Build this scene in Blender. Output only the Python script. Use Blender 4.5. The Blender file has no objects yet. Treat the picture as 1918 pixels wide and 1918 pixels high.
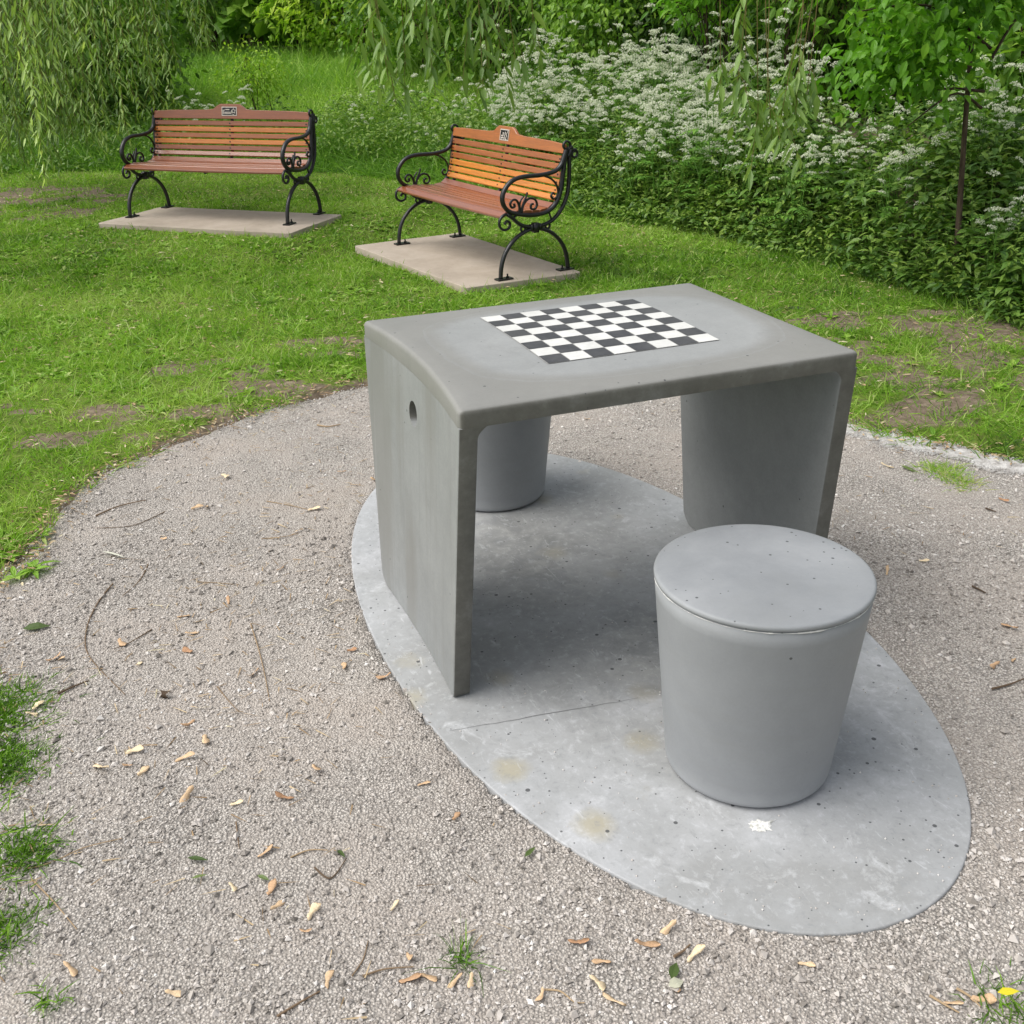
import bpy, bmesh, math
import numpy as np
from mathutils import Matrix, Vector

rng = np.random.default_rng(7)
R = math.radians
scene = bpy.context.scene
COL = scene.collection

# ------------------------------------------------------------------ camera
F_PX, PITCH, ROLL, CAM_H = 2003.19, 0.4396, 0.02088, 1.4823
_c, _s = math.cos(PITCH), math.sin(PITCH)
_cr, _sr = math.cos(ROLL), math.sin(ROLL)
_right = np.array([1, 0, 0.]); _fwd = np.array([0, _c, -_s]); _down = np.array([0, -_s, -_c])
CR = _cr * _right + _sr * _down
CD = -_sr * _right + _cr * _down
cam_data = bpy.data.cameras.new('camera')
cam = bpy.data.objects.new('camera', cam_data); COL.objects.link(cam)
m = Matrix.Identity(4)
for i in range(3):
    m[i][0] = CR[i]; m[i][1] = -CD[i]; m[i][2] = -_fwd[i]
m[2][3] = CAM_H
cam.matrix_world = m
cam_data.sensor_width = 36; cam_data.sensor_fit = 'HORIZONTAL'
cam_data.lens = F_PX / 1918 * 36
cam_data.clip_start = 0.05; cam_data.clip_end = 400
scene.camera = cam


def ray(u, v):
    return ((u - 959) / F_PX) * CR + ((v - 959) / F_PX) * CD + _fwd


def ground_at(u, v, z=0.0):
    d = ray(u, v); t = (z - CAM_H) / d[2]
    return np.array([0, 0, CAM_H]) + d * t


def at(u, v, Y):
    d = ray(u, v); return np.array([0, 0, CAM_H]) + d * (Y / d[1])


# ------------------------------------------------------------------ light
SUN_EL, SUN_AZ = R(54), R(-98)       # azimuth clockwise from +Y
w = bpy.data.worlds.new("World"); scene.world = w; w.use_nodes = True
nt = w.node_tree
sky = nt.nodes.new('ShaderNodeTexSky'); sky.sky_type = 'NISHITA'; sky.sun_disc = False
sky.sun_elevation = SUN_EL; sky.sun_rotation = SUN_AZ; sky.air_density = 1.0; sky.dust_density = 3.0; sky.ozone_density = 0.6
hs = nt.nodes.new('ShaderNodeHueSaturation'); hs.inputs['Saturation'].default_value = 0.28
bg = nt.nodes['Background']; bg.inputs['Strength'].default_value = 0.125
nt.links.new(sky.outputs[0], hs.inputs['Color']); nt.links.new(hs.outputs[0], bg.inputs['Color'])
sl = bpy.data.lights.new('sun', 'SUN'); sl.energy = 1.7; sl.angle = R(55); sl.color = (1, .965, .91)
so = bpy.data.objects.new('sun', sl); COL.objects.link(so)
sd = Vector((math.sin(SUN_AZ) * math.cos(SUN_EL), math.cos(SUN_AZ) * math.cos(SUN_EL), math.sin(SUN_EL)))
so.rotation_euler = sd.to_track_quat('Z', 'Y').to_euler(); so.location = (-6, 2, 9)
scene.view_settings.view_transform = 'Standard'; scene.view_settings.look = 'None'
scene.view_settings.exposure = 0.6; scene.view_settings.gamma = 1
scene.cycles.max_bounces = 6; scene.cycles.diffuse_bounces = 3; scene.cycles.transmission_bounces = 4
scene.cycles.glossy_bounces = 2; scene.cycles.transparent_max_bounces = 4


# ------------------------------------------------------------------ material helpers
class NT:
    def __init__(self, name):
        self.m = bpy.data.materials.new(name); self.m.use_nodes = True
        self.t = self.m.node_tree; self.b = self.t.nodes['Principled BSDF']
        self.out = self.t.nodes['Material Output']

    def n(self, typ, **kw):
        n = self.t.nodes.new(typ)
        for k, v in kw.items():
            if k.startswith('i_'):
                key = k[2:]
                key = int(key) if key.isdigit() else key.replace('_', ' ')
                n.inputs[key].default_value = v
            else:
                setattr(n, k, v)
        return n

    def l(self, a, b): self.t.links.new(a, b)

    def coord(self, scale=(1, 1, 1), kind='Object'):
        tc = self.n('ShaderNodeTexCoord'); mp = self.n('ShaderNodeMapping')
        mp.inputs['Scale'].default_value = scale
        self.l(tc.outputs[kind], mp.inputs['Vector']); return mp.outputs[0]

    def noise(self, vec, scale, detail=5, rough=.6, dist=0):
        n = self.n('ShaderNodeTexNoise'); n.inputs['Scale'].default_value = scale
        n.inputs['Detail'].default_value = detail; n.inputs['Roughness'].default_value = rough
        n.inputs['Distortion'].default_value = dist
        self.l(vec, n.inputs['Vector']); return n.outputs['Fac']

    def ramp(self, fac, stops, interp='LINEAR'):
        r = self.n('ShaderNodeValToRGB'); r.color_ramp.interpolation = interp
        el = r.color_ramp.elements
        while len(el) < len(stops): el.new(0.5)
        for e, (p, c) in zip(el, stops):
            e.position = p; e.color = (c, c, c, 1) if isinstance(c, (int, float)) else (*c, 1)
        self.l(fac, r.inputs[0]); return r.outputs[0]

    def mix(self, fac, a, b, mode='MIX'):
        n = self.n('ShaderNodeMix', data_type='RGBA', blend_type=mode)
        for sock, v in ((n.inputs[0], fac), (n.inputs[6], a), (n.inputs[7], b)):
            if isinstance(v, (int, float)): sock.default_value = v
            elif isinstance(v, tuple): sock.default_value = (*v, 1)
            else: self.l(v, sock)
        return n.outputs[2]

    def math(self, op, a, b=0.0, clamp=False):
        n = self.n('ShaderNodeMath', operation=op, use_clamp=clamp)
        for i, v in enumerate((a, b)):
            if isinstance(v, (int, float)): n.inputs[i].default_value = v
            else: self.l(v, n.inputs[i])
        return n.outputs[0]

    def bump(self, h, strength=.3, dist=.01):
        n = self.n('ShaderNodeBump'); n.inputs['Strength'].default_value = strength
        n.inputs['Distance'].default_value = dist
        self.l(h, n.inputs['Height']); self.l(n.outputs[0], self.b.inputs['Normal'])

    def base(self, c, rough=.8, spec=.3):
        if isinstance(c, tuple): self.b.inputs['Base Color'].default_value = (*c, 1)
        else: self.l(c, self.b.inputs['Base Color'])
        if isinstance(rough, (int, float)): self.b.inputs['Roughness'].default_value = rough
        else: self.l(rough, self.b.inputs['Roughness'])
        self.b.inputs['Specular IOR Level'].default_value = spec


def pinholes(M, vec, scale, thr, keep):
    """small dark air holes: distance to scattered points, only some of the cells"""
    v = M.n('ShaderNodeTexVoronoi', feature='F1'); v.inputs['Scale'].default_value = scale
    M.l(vec, v.inputs['Vector'])
    sep = M.n('ShaderNodeSeparateColor'); M.l(v.outputs['Color'], sep.inputs[0])
    size = M.math('MULTIPLY', sep.outputs[1], thr)
    hole = M.math('LESS_THAN', v.outputs['Distance'], size)
    k = M.math('LESS_THAN', sep.outputs[0], keep)
    return M.math('MULTIPLY', hole, k)


def leaf_mat(name, stops, trans=.35, rough=.5, spec=.35, tint=(1.0, 1.15, .55)):
    M = NT(name)
    a = M.n('ShaderNodeAttribute', attribute_name='rnd')
    col = M.ramp(a.outputs['Fac'], stops)
    M.base(col, rough, spec)
    tr = M.n('ShaderNodeBsdfTranslucent')
    tc = M.mix(1.0, col, tint, 'MULTIPLY')
    M.l(tc, tr.inputs['Color'])
    mx = M.n('ShaderNodeMixShader'); mx.inputs[0].default_value = trans
    M.l(M.b.outputs[0], mx.inputs[1]); M.l(tr.outputs[0], mx.inputs[2]); M.l(mx.outputs[0], M.out.inputs['Surface'])
    return M.m


def attr_mat(name, stops, rough=.8, spec=.2, bump=0, scale=200):
    M = NT(name)
    a = M.n('ShaderNodeAttribute', attribute_name='rnd')
    col = M.ramp(a.outputs['Fac'], stops)
    if bump:
        v = M.coord(kind='Object'); n = M.noise(v, scale, 3)
        col = M.mix(.35, col, M.mix(1.0, col, M.ramp(n, [(.3, .45), (.7, 1.5)]), 'MULTIPLY'))
        M.bump(n, bump, .002)
    M.base(col, rough, spec)
    return M.m


# ------------------------------------------------------------------ mesh helpers
def np_mesh(name, verts, quads=None, tris=None, rnd=None, smooth=False):
    me = bpy.data.meshes.new(name)
    verts = np.asarray(verts, np.float32).reshape(-1, 3)
    idx, starts, tot = [], [], 0
    if quads is not None and len(quads):
        q = np.asarray(quads, np.int32).reshape(-1, 4); idx.append(q.ravel())
        starts.append(np.arange(len(q)) * 4 + tot); tot += q.size
    if tris is not None and len(tris):
        t = np.asarray(tris, np.int32).reshape(-1, 3); idx.append(t.ravel())
        starts.append(np.arange(len(t)) * 3 + tot); tot += t.size
    idx = np.concatenate(idx).astype(np.int32); starts = np.concatenate(starts).astype(np.int32)
    me.vertices.add(len(verts)); me.vertices.foreach_set('co', verts.ravel())
    me.loops.add(len(idx)); me.loops.foreach_set('vertex_index', idx)
    me.polygons.add(len(starts)); me.polygons.foreach_set('loop_start', starts)
    if rnd is not None:
        at_ = me.attributes.new('rnd', 'FLOAT', 'POINT')
        at_.data.foreach_set('value', np.asarray(rnd, np.float32).ravel())
    me.update(calc_edges=True); me.validate()
    me.polygons.foreach_set('use_smooth', np.full(len(me.polygons), smooth))
    return me


def link(name, me, mat, parent=None, loc=None):
    o = bpy.data.objects.new(name, me); COL.objects.link(o)
    if mat is not None:
        for mm in (mat if isinstance(mat, (list, tuple)) else [mat]): me.materials.append(mm)
    if parent is not None: o.parent = parent
    if loc is not None: o.location = loc
    return o


def tag(o, label=None, cat=None, group=None, kind=None):
    if label: o['label'] = label
    if cat: o['category'] = cat
    if group: o['group'] = group
    if kind: o['kind'] = kind
    return o


def empty(name, loc=(0, 0, 0), rz=0):
    o = bpy.data.objects.new(name, None); COL.objects.link(o)
    o.empty_display_size = .1
    o.location = loc; o.rotation_euler = (0, 0, rz); return o


def copy_thing(o, loc, rz=0, sc=1.0, label=None, group=None):
    r = o.copy(); COL.objects.link(r); r.location = loc; r.rotation_euler = (0, 0, rz); r.scale = (sc, sc, sc)
    if label: r['label'] = label
    if group: r['group'] = group
    for ch in list(o.children):
        k = ch.copy(); COL.objects.link(k); k.parent = r
    return r


def unit(v):
    return v / np.maximum(np.linalg.norm(v, axis=-1, keepdims=True), 1e-9)


class Acc:
    """collects vertices / quads / tris / rnd"""
    def __init__(self): self.v, self.q, self.t, self.r, self.n = [], [], [], [], 0

    def add(self, v, q=None, t=None, r=None):
        v = np.asarray(v, float).reshape(-1, 3)
        if q is not None and len(q): self.q.append(np.asarray(q).reshape(-1, 4) + self.n)
        if t is not None and len(t): self.t.append(np.asarray(t).reshape(-1, 3) + self.n)
        self.v.append(v)
        rr = np.asarray(.5 if r is None else r, float)
        self.r.append(np.full(len(v), float(rr)) if rr.ndim == 0 else rr.ravel()); self.n += len(v)

    def mesh(self, name, smooth=False):
        return np_mesh(name, np.concatenate(self.v), np.concatenate(self.q) if self.q else None,
                       np.concatenate(self.t) if self.t else None, np.concatenate(self.r), smooth)


LEAF_V = np.array([[0, 0, 0], [-.5, .42, .12], [.5, .42, .12], [0, .5, -.02], [0, 1, -.06]])
LEAF_Q = np.array([[0, 2, 4, 3], [0, 3, 4, 1]])
LEAF_T = None


def add_leaves(A, P, D, N, L, W, rnd, curl=0.0, tmpl='leaf'):
    """P base points, D directions, N approx normals, L lengths, W widths"""
    P = np.asarray(P, float); n = len(P)
    if n == 0: return
    D = unit(D); S = unit(np.cross(D, N)); U = np.cross(S, D)
    L = np.broadcast_to(L, (n,)); W = np.broadcast_to(W, (n,))
    if tmpl == 'leaf': V, Q = LEAF_V, LEAF_Q
    elif tmpl == 'broad':
        V = np.array([[0, 0, 0], [-.42, .25, .1], [.42, .25, .1], [0, .3, 0], [-.48, .55, .1], [.48, .55, .1], [0, .6, -.02], [0, 1, -.16]])
        Q = np.array([[0, 2, 5, 3], [0, 3, 4, 1], [3, 5, 7, 6], [3, 6, 7, 4]])
    elif tmpl == 'blade':
        V = np.array([[-.5, 0, 0], [.5, 0, 0], [-.42, .5, 0], [.42, .5, 0], [-.06, 1, 0], [.06, 1, 0]])
        Q = np.array([[0, 1, 3, 2], [2, 3, 5, 4]])
    elif tmpl == 'long':
        V = np.array([[0, 0, 0], [-.5, .3, .12], [.5, .3, .12], [0, .33, 0], [-.4, .65, .1], [.4, .65, .1], [0, .66, 0], [0, 1, 0]])
        Q = np.array([[0, 2, 5, 3], [0, 3, 4, 1], [3, 5, 7, 6], [3, 6, 7, 4]])
    k = len(V)
    yy = V[:, 1]
    curl = np.broadcast_to(curl, (n,))
    drop = (yy ** 2)[None, :] * curl[:, None] * L[:, None]
    X = V[None, :, 0] * W[:, None]; Y = yy[None, :] * L[:, None]; Z = V[None, :, 2] * W[:, None]
    pts = P[:, None, :] + X[..., None] * S[:, None, :] + Y[..., None] * D[:, None, :] + Z[..., None] * U[:, None, :]
    pts[..., 2] -= drop
    q = (Q[None] + (np.arange(n) * k)[:, None, None]).reshape(-1, 4)
    A.add(pts.reshape(-1, 3), q=q, r=np.repeat(np.broadcast_to(rnd, (n,)), k))


def add_tube(A, pts, rad, seg=6, r=.5, cap=True):
    pts = np.asarray(pts, float); n = len(pts)
    rad = np.broadcast_to(rad, (n,)).astype(float)
    T = np.gradient(pts, axis=0); T = unit(T)
    ref = np.array([0, 0, 1.]) if abs(T[:, 2]).max() < .8 else np.array([1, 0, 0.])
    if abs(T[:, 0]).max() > .8 and ref[0] == 1: ref = unit(np.array([.3, .9, .31]))
    S = unit(np.cross(T, ref)); U = np.cross(S, T)
    a = np.linspace(0, 2 * np.pi, seg, endpoint=False)
    v = pts[:, None] + rad[:, None, None] * (np.cos(a)[None, :, None] * S[:, None] + np.sin(a)[None, :, None] * U[:, None])
    q = [[i * seg + j, i * seg + (j + 1) % seg, (i + 1) * seg + (j + 1) % seg, (i + 1) * seg + j] for i in range(n - 1) for j in range(seg)]
    v = v.reshape(-1, 3); t = []
    if cap:
        v = np.vstack([v, pts[0], pts[-1]])
        t = [[n * seg, (j + 1) % seg, j] for j in range(seg)] + [[n * seg + 1, (n - 1) * seg + j, (n - 1) * seg + (j + 1) % seg] for j in range(seg)]
    A.add(v, q, t, r)


def spline(P, n=40, closed=False):
    P = np.asarray(P, float); k = len(P)
    t = np.linspace(0, k - 1, n); out = []
    for x in t:
        i = min(int(x), k - 2); f = x - i
        p0, p1, p2, p3 = P[max(i - 1, 0)], P[i], P[i + 1], P[min(i + 2, k - 1)]
        out.append(.5 * (2 * p1 + (p2 - p0) * f + (2 * p0 - 5 * p1 + 4 * p2 - p3) * f * f + (-p0 + 3 * p1 - 3 * p2 + p3) * f ** 3))
    return np.array(out)


_tab = rng.random((64, 64))


def vnoise(x, y, s):
    x = np.asarray(x) * s; y = np.asarray(y) * s
    i = np.floor(x).astype(int); j = np.floor(y).astype(int); fx = x - i; fy = y - j
    fx = fx * fx * (3 - 2 * fx); fy = fy * fy * (3 - 2 * fy)
    g = lambda a, b: _tab[a % 64, b % 64]
    return (g(i, j) * (1 - fx) + g(i + 1, j) * fx) * (1 - fy) + (g(i, j + 1) * (1 - fx) + g(i + 1, j + 1) * fx) * fy


def fbm(x, y, s): return .55 * vnoise(x, y, s) + .3 * vnoise(x + 9.1, y + 3.7, s * 2.1) + .15 * vnoise(x + 1.7, y + 8.3, s * 4.3)


def ss(x, a, b):
    t = np.clip((np.asarray(x, float) - a) / (b - a), 0, 1); return t * t * (3 - 2 * t)


def in_poly(x, y, poly):
    x = np.asarray(x); y = np.asarray(y); res = np.zeros(x.shape, bool); n = len(poly)
    for i in range(n):
        x0, y0 = poly[i]; x1, y1 = poly[(i + 1) % n]
        c = ((y0 > y) != (y1 > y))
        with np.errstate(divide='ignore', invalid='ignore'):
            xi = (x1 - x0) * (y - y0) / (y1 - y0 + 1e-12) + x0
        res ^= c & (x < xi)
    return res


# ------------------------------------------------------------------ site layout
VEG = np.array([[-12, 11.4], [-5.0, 11.04], [-3.77, 11.0], [-1.57, 10.6], [-.4, 9.7], [.63, 8.46], [1.17, 7.93], [1.62, 7.27], [1.98, 6.5], [2.25, 5.9], [2.48, 5.1], [3.0, 4.4], [4.2, 3.6], [8, 2.5]])
GRAVEL = np.array([[-1.05, .2], [-1.0, 1.0], [-1.0, 1.5], [-1.12, 1.75], [-1.16, 1.95], [-1.3, 2.2], [-1.56, 2.45], [-1.52, 2.7], [-1.49, 2.88], [-1.51, 3.04], [-1.52, 3.26], [-1.49, 3.53], [-1.33, 3.78],
                   [-1.18, 4.0], [-.91, 4.31], [-.6, 4.54], [-.13, 4.66], [.35, 4.62], [.8, 4.4], [1.1, 4.17], [1.35, 3.9], [1.48, 3.68], [1.82, 3.47], [2.4, 3.2], [3.2, 2.7], [3.4, 1.2], [3.0, .1], [1, -.6], [-.6, -.4]])


def veg_y(x): return np.interp(x, VEG[:, 0], VEG[:, 1])


def H(x, y):
    x = np.asarray(x, float); y = np.asarray(y, float)
    h = .014 + .016 * ss(y, 3.5, 6) + .078 * ss(-x + (y - 7) * .6, 1.17, 1.6) * ss(y, 6.2, 7.2)
    b = y - veg_y(x)
    left = 1 - ss(x, -.6, 1.6)
    hill = left * (.70 * ss(b, .5, 6.0) + .02 * np.clip(b - 6, 0, 30)) + (1 - left) * (.46 * ss(b, .1, 3.2) + .05 * np.clip(b - 3, 0, 30))
    return h + hill + .02 * (fbm(x, y, .8) - .5)


def dist_poly(x, y, poly):
    x = np.asarray(x, float); y = np.asarray(y, float); d = np.full(x.shape, 1e9); n = len(poly)
    for i in range(n):
        a = poly[i]; b = poly[(i + 1) % n]; ab = b - a
        t = np.clip(((x - a[0]) * ab[0] + (y - a[1]) * ab[1]) / (ab @ ab), 0, 1)
        d = np.minimum(d, np.hypot(x - a[0] - t * ab[0], y - a[1] - t * ab[1]))
    return d


SLAB1 = np.array([[-2.95, 7.9], [-1.46, 7.35], [-1.20, 8.05], [-2.68, 8.58]])
SLAB2 = np.array([[-1.02, 7.24], [-.23, 5.97], [.44, 6.31], [-.33, 7.63]])
PADC = (.2264, 2.5282); PADA = -1.2007; PADR = (1.2161, .6078); PADN = 2.07


def pad_r(x, y):
    dx = np.asarray(x) - PADC[0]; dy = np.asarray(y) - PADC[1]
    a = dx * math.cos(PADA) + dy * math.sin(PADA); b = -dx * math.sin(PADA) + dy * math.cos(PADA)
    return (np.abs(a / PADR[0]) ** PADN + np.abs(b / PADR[1]) ** PADN) ** (1 / PADN)


# bare earth patches in the lawn: (x, y, rx, ry)
BARE = [(-.55, 4.9, .4, .12), (-1.6, 3.85, .3, .12), (-1.35, 4.7, .28, .16), (-1.45, 4.15, .5, .1), (-1.9, 4.25, .25, .1), (-.85, 5.05, .3, .12), (-1.1, 4.42, .3, .1), (2.0, 5.3, .45, .18), (1.75, 4.75, .4, .16), (1.65, 4.35, .3, .1), (1.75, 3.9, .5, .1),
        (1.45, 4.9, .25, .1), (-4.2, 9.2, 1.0, .8), (2.35, 4.55, .6, .3), (2.3, 5.0, .5, .25), (1.9, 4.1, .5, .12), (1.5, 5.2, .3, .12), (-3.6, 8.6, .5, .3)]


def bare(x, y):
    b = np.zeros(np.shape(x))
    n = fbm(x, y, 7.0)
    for cx, cy, rx, ry in BARE:
        d = ((np.asarray(x) - cx) / rx) ** 2 + ((np.asarray(y) - cy) / ry) ** 2
        b = np.maximum(b, np.clip(1.5 - d, 0, 1))
    return np.clip(b * 1.6 * np.clip((n - .33) * 3.0, 0, 1), 0, 1)


# ------------------------------------------------------------------ ground materials
M = NT('lawn_soil'); v = M.coord()
n1 = M.noise(v, 1.6, 8, .65); n2 = M.noise(v, 26, 6, .7)
a = M.n('ShaderNodeAttribute', attribute_name='rnd')
soil = M.ramp(n2, [(.25, (.085, .065, .045)), (.55, (.21, .165, .12)), (.8, (.38, .31, .23))])
thatch = M.ramp(n2, [(.25, (.06, .09, .018)), (.6, (.14, .20, .035)), (.85, (.24, .25, .09))])
k = M.math('ADD', a.outputs['Fac'], M.math('MULTIPLY', M.math('SUBTRACT', n1, .5), .6), True)
M.base(M.mix(M.ramp(k, [(.35, 0.0), (.6, 1.0)]), thatch, soil), .95, .1); M.bump(n2, .6, .02); MAT_LAWN = M.m

M = NT('gravel_base'); v = M.coord()
vo = M.n('ShaderNodeTexVoronoi', feature='F1'); vo.inputs['Scale'].default_value = 185; M.l(v, vo.inputs['Vector'])
n1 = M.noise(v, 2.2, 6, .6); n2 = M.noise(v, 320, 3, .7)
sc = M.n('ShaderNodeSeparateColor'); M.l(vo.outputs['Color'], sc.inputs[0])
stone = M.ramp(sc.outputs[0], [(0, (.37, .335, .295)), (.5, (.57, .53, .475)), (1, (.76, .72, .66))])
gap = M.ramp(vo.outputs['Distance'], [(.22, 1.0), (.60, .30)])
dust = M.ramp(n1, [(.35, (.48, .425, .375)), (.65, (.60, .555, .51))])
colr = M.mix(M.ramp(n1, [(.38, .62), (.62, .2)]), M.mix(1.0, stone, gap, 'MULTIPLY'), dust)
colr = M.mix(.5, colr, M.mix(1.0, colr, M.ramp(n2, [(.3, .55), (.7, 1.4)]), 'MULTIPLY'))
M.base(colr, .95, .1)
hh = M.math('SUBTRACT', 1.0, vo.outputs['Distance']); M.bump(hh, .8, .006); MAT_GRAVEL = M.m

MAT_STONE = attr_mat('gravel_stone', [(0, (.19, .172, .152)), (.3, (.42, .385, .35)), (.7, (.575, .535, .495)), (.95, (.67, .64, .605)), (1, (.80, .78, .75))], .85, .25)


def concrete(name, base, lo, hi, hole_scale=42, hole_thr=.16, hole_keep=.28, streak=False, ring=False, pad=False, edge=False, smooth=False, rough=.55, stain=(.21, .203, .18)):
    M = NT(name); v = M.coord()
    n1 = M.noise(v, 3.0, 7, .62, .4); n2 = M.noise(v, 22, 6, .7); n3 = M.noise(v, 160, 3, .6)
    col = M.ramp(n1, [(.28, lo), (.5, base), (.74, hi)])
    col = M.mix(.10 if smooth else .22, col, M.mix(1.0, col, M.ramp(n2, [(.3, .7), (.7, 1.28)]), 'MULTIPLY'))
    col = M.mix(.08 if smooth else .2, col, M.mix(1.0, col, M.ramp(n3, [(.3, .75), (.7, 1.22)]), 'MULTIPLY'))
    if streak:
        tw = M.n('ShaderNodeTexCoord'); nw_ = M.n('ShaderNodeSeparateXYZ'); M.l(tw.outputs['Normal'], nw_.inputs[0]); pw_ = M.n('ShaderNodeSeparateXYZ'); M.l(tw.outputs['Object'], pw_.inputs[0])
        outer = M.math('GREATER_THAN', M.math('MULTIPLY', nw_.outputs[0], M.math('SIGN', pw_.outputs[0])), .3)
        vs = M.coord((1, 24, .9)); s = M.noise(vs, 2.6, 5, .6)
        vs2 = M.coord((1, 5, .5)); s2 = M.noise(vs2, 1.9, 4, .55)
        col = M.mix(M.math('MULTIPLY', outer, M.ramp(s, [(.52, 0.0), (.72, .28)])), col, M.mix(1.0, col, (.72, .72, .7), 'MULTIPLY'))
        col = M.mix(M.math('MULTIPLY', outer, M.ramp(s2, [(.46, 0.0), (.6, .6)])), col, (.205, .203, .19))
        vs3 = M.coord((1, 46, .35)); s3 = M.noise(vs3, 1.5, 2, .5)
        col = M.mix(M.math('MULTIPLY', outer, M.ramp(s3, [(.69, 0.0), (.72, .25)])), col, (.44, .44, .43))
    if ring:
        # dried puddle ring on the top and weathered margin
        tc = M.n('ShaderNodeTexCoord'); sx = M.n('ShaderNodeSeparateXYZ'); M.l(tc.outputs['Object'], sx.inputs[0])
        ax = M.math('POWER', M.math('ABSOLUTE', M.math('DIVIDE', M.math('ADD', sx.outputs[0], -.02), .43)), 3.2)
        ay = M.math('POWER', M.math('ABSOLUTE', M.math('DIVIDE', M.math('ADD', sx.outputs[1], .0), .325)), 3.2)
        rr = M.math('POWER', M.math('ADD', ax, ay), 1 / 3.2)
        rr = M.math('ADD', rr, M.math('MULTIPLY', M.math('SUBTRACT', n1, .5), .22))
        col = M.mix(M.ramp(rr, [(.0, 0.0), (.86, .0), (.93, .32), (.97, .5), (1.05, .24), (1.18, .3), (1.34, .55)]), col, stain)
        col = M.mix(M.ramp(rr, [(.3, .2), (.86, .16), (.93, 0)]), col, (.36, .375, .38))
    if pad:
        n4 = M.noise(v, 1.3, 6, .62, .3)
        col = M.mix(M.ramp(n4, [(.42, 0.0), (.60, .8)]), col, (.265, .268, .26))
        n5 = M.noise(v, 9, 8, .72, .6)
        col = M.mix(M.ramp(n5, [(.44, .0), (.62, .6)]), col, (.36, .37, .375))
        col = M.mix(M.ramp(n5, [(.30, .6), (.43, .0)]), col, (.63, .645, .66))
        vd = M.n('ShaderNodeTexVoronoi', feature='F1'); vd.inputs['Scale'].default_value = 5.5; M.l(v, vd.inputs['Vector'])
        sp = M.n('ShaderNodeSeparateColor'); M.l(vd.outputs['Color'], sp.inputs[0])
        blotch = M.math('MULTIPLY', M.ramp(M.math('ADD', vd.outputs['Distance'], M.math('MULTIPLY', n2, .25)), [(.22, 1.0), (.42, 0.0)]), M.math('LESS_THAN', sp.outputs[0], .42))
        col = M.mix(M.math('MULTIPLY', blotch, .65), col, (.38, .34, .23))
        # grime plus painted-in table shade, two dark patches around the sitters' feet
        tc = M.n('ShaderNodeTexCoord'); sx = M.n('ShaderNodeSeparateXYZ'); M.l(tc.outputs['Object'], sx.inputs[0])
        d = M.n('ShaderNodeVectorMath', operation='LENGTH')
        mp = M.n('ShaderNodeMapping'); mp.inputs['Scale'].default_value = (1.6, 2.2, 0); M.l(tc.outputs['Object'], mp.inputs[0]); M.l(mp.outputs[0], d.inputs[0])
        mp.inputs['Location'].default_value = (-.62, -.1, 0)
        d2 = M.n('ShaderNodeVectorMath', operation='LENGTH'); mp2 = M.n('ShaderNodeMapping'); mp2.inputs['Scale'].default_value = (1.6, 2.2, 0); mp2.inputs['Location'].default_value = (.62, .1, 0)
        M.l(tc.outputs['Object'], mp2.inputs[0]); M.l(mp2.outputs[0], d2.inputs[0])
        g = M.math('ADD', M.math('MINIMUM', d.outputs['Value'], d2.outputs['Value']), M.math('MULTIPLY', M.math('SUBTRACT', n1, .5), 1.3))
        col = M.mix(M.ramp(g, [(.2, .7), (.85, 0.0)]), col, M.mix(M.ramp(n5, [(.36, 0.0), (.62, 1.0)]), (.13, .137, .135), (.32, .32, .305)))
        vw = M.coord((1, 3.5, 1)); nw = M.noise(vw, 16, 5, .7, 1.2)
        col = M.mix(M.ramp(nw, [(.61, 0.0), (.70, .5)]), col, (.62, .635, .65))
    if ring:
        n7 = M.noise(v, 5.5, 6, .7, .8)
        col = M.mix(M.ramp(n7, [(.54, 0.0), (.7, .35)]), col, (.20, .203, .195))
    if smooth:
        tc = M.n('ShaderNodeTexCoord'); sz_ = M.n('ShaderNodeSeparateXYZ'); M.l(tc.outputs['Object'], sz_.inputs[0])
        bl = M.math('ADD', M.math('MULTIPLY', sz_.outputs[2], 6.0), M.math('MULTIPLY', n1, 1.1))
        col = M.mix(M.ramp(bl, [(.55, .45), (.85, 0.0)]), col, (.47, .48, .50))
        vs = M.coord((1, 1, 7)); nb_ = M.noise(vs, 5, 4, .6)
        col = M.mix(M.ramp(nb_, [(.5, 0.0), (.7, .3)]), col, (.26, .268, .265))
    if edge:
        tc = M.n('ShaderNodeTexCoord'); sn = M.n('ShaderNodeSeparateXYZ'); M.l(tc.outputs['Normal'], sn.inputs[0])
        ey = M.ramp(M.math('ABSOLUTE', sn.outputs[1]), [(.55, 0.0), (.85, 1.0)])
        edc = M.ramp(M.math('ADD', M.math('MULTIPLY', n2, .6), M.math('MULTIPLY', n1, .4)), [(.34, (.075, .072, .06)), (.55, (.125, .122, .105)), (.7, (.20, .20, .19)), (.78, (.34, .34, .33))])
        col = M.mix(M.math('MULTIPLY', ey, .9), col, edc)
    if pad:
        n6 = M.noise(v, 38, 8, .75, .3)
        col = M.mix(M.ramp(n6, [(.54, .0), (.66, .35)]), col, (.60, .615, .64))
        col = M.mix(M.ramp(n6, [(.36, .5), (.46, .0)]), col, (.25, .26, .262))
    h = pinholes(M, v, hole_scale, hole_thr, hole_keep)
    if pad: h = M.math('MAXIMUM', h, pinholes(M, v, 75, .2, .3))
    col = M.mix(M.math('MULTIPLY', h, .85), col, (.06, .062, .065))
    M.base(col, M.ramp(n1, [(.3, rough - .08), (.7, rough + .12)]), .35)
    M.bump(M.math('SUBTRACT', M.math('MULTIPLY', n3, .5), h), .12, .004)
    return M.m


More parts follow.
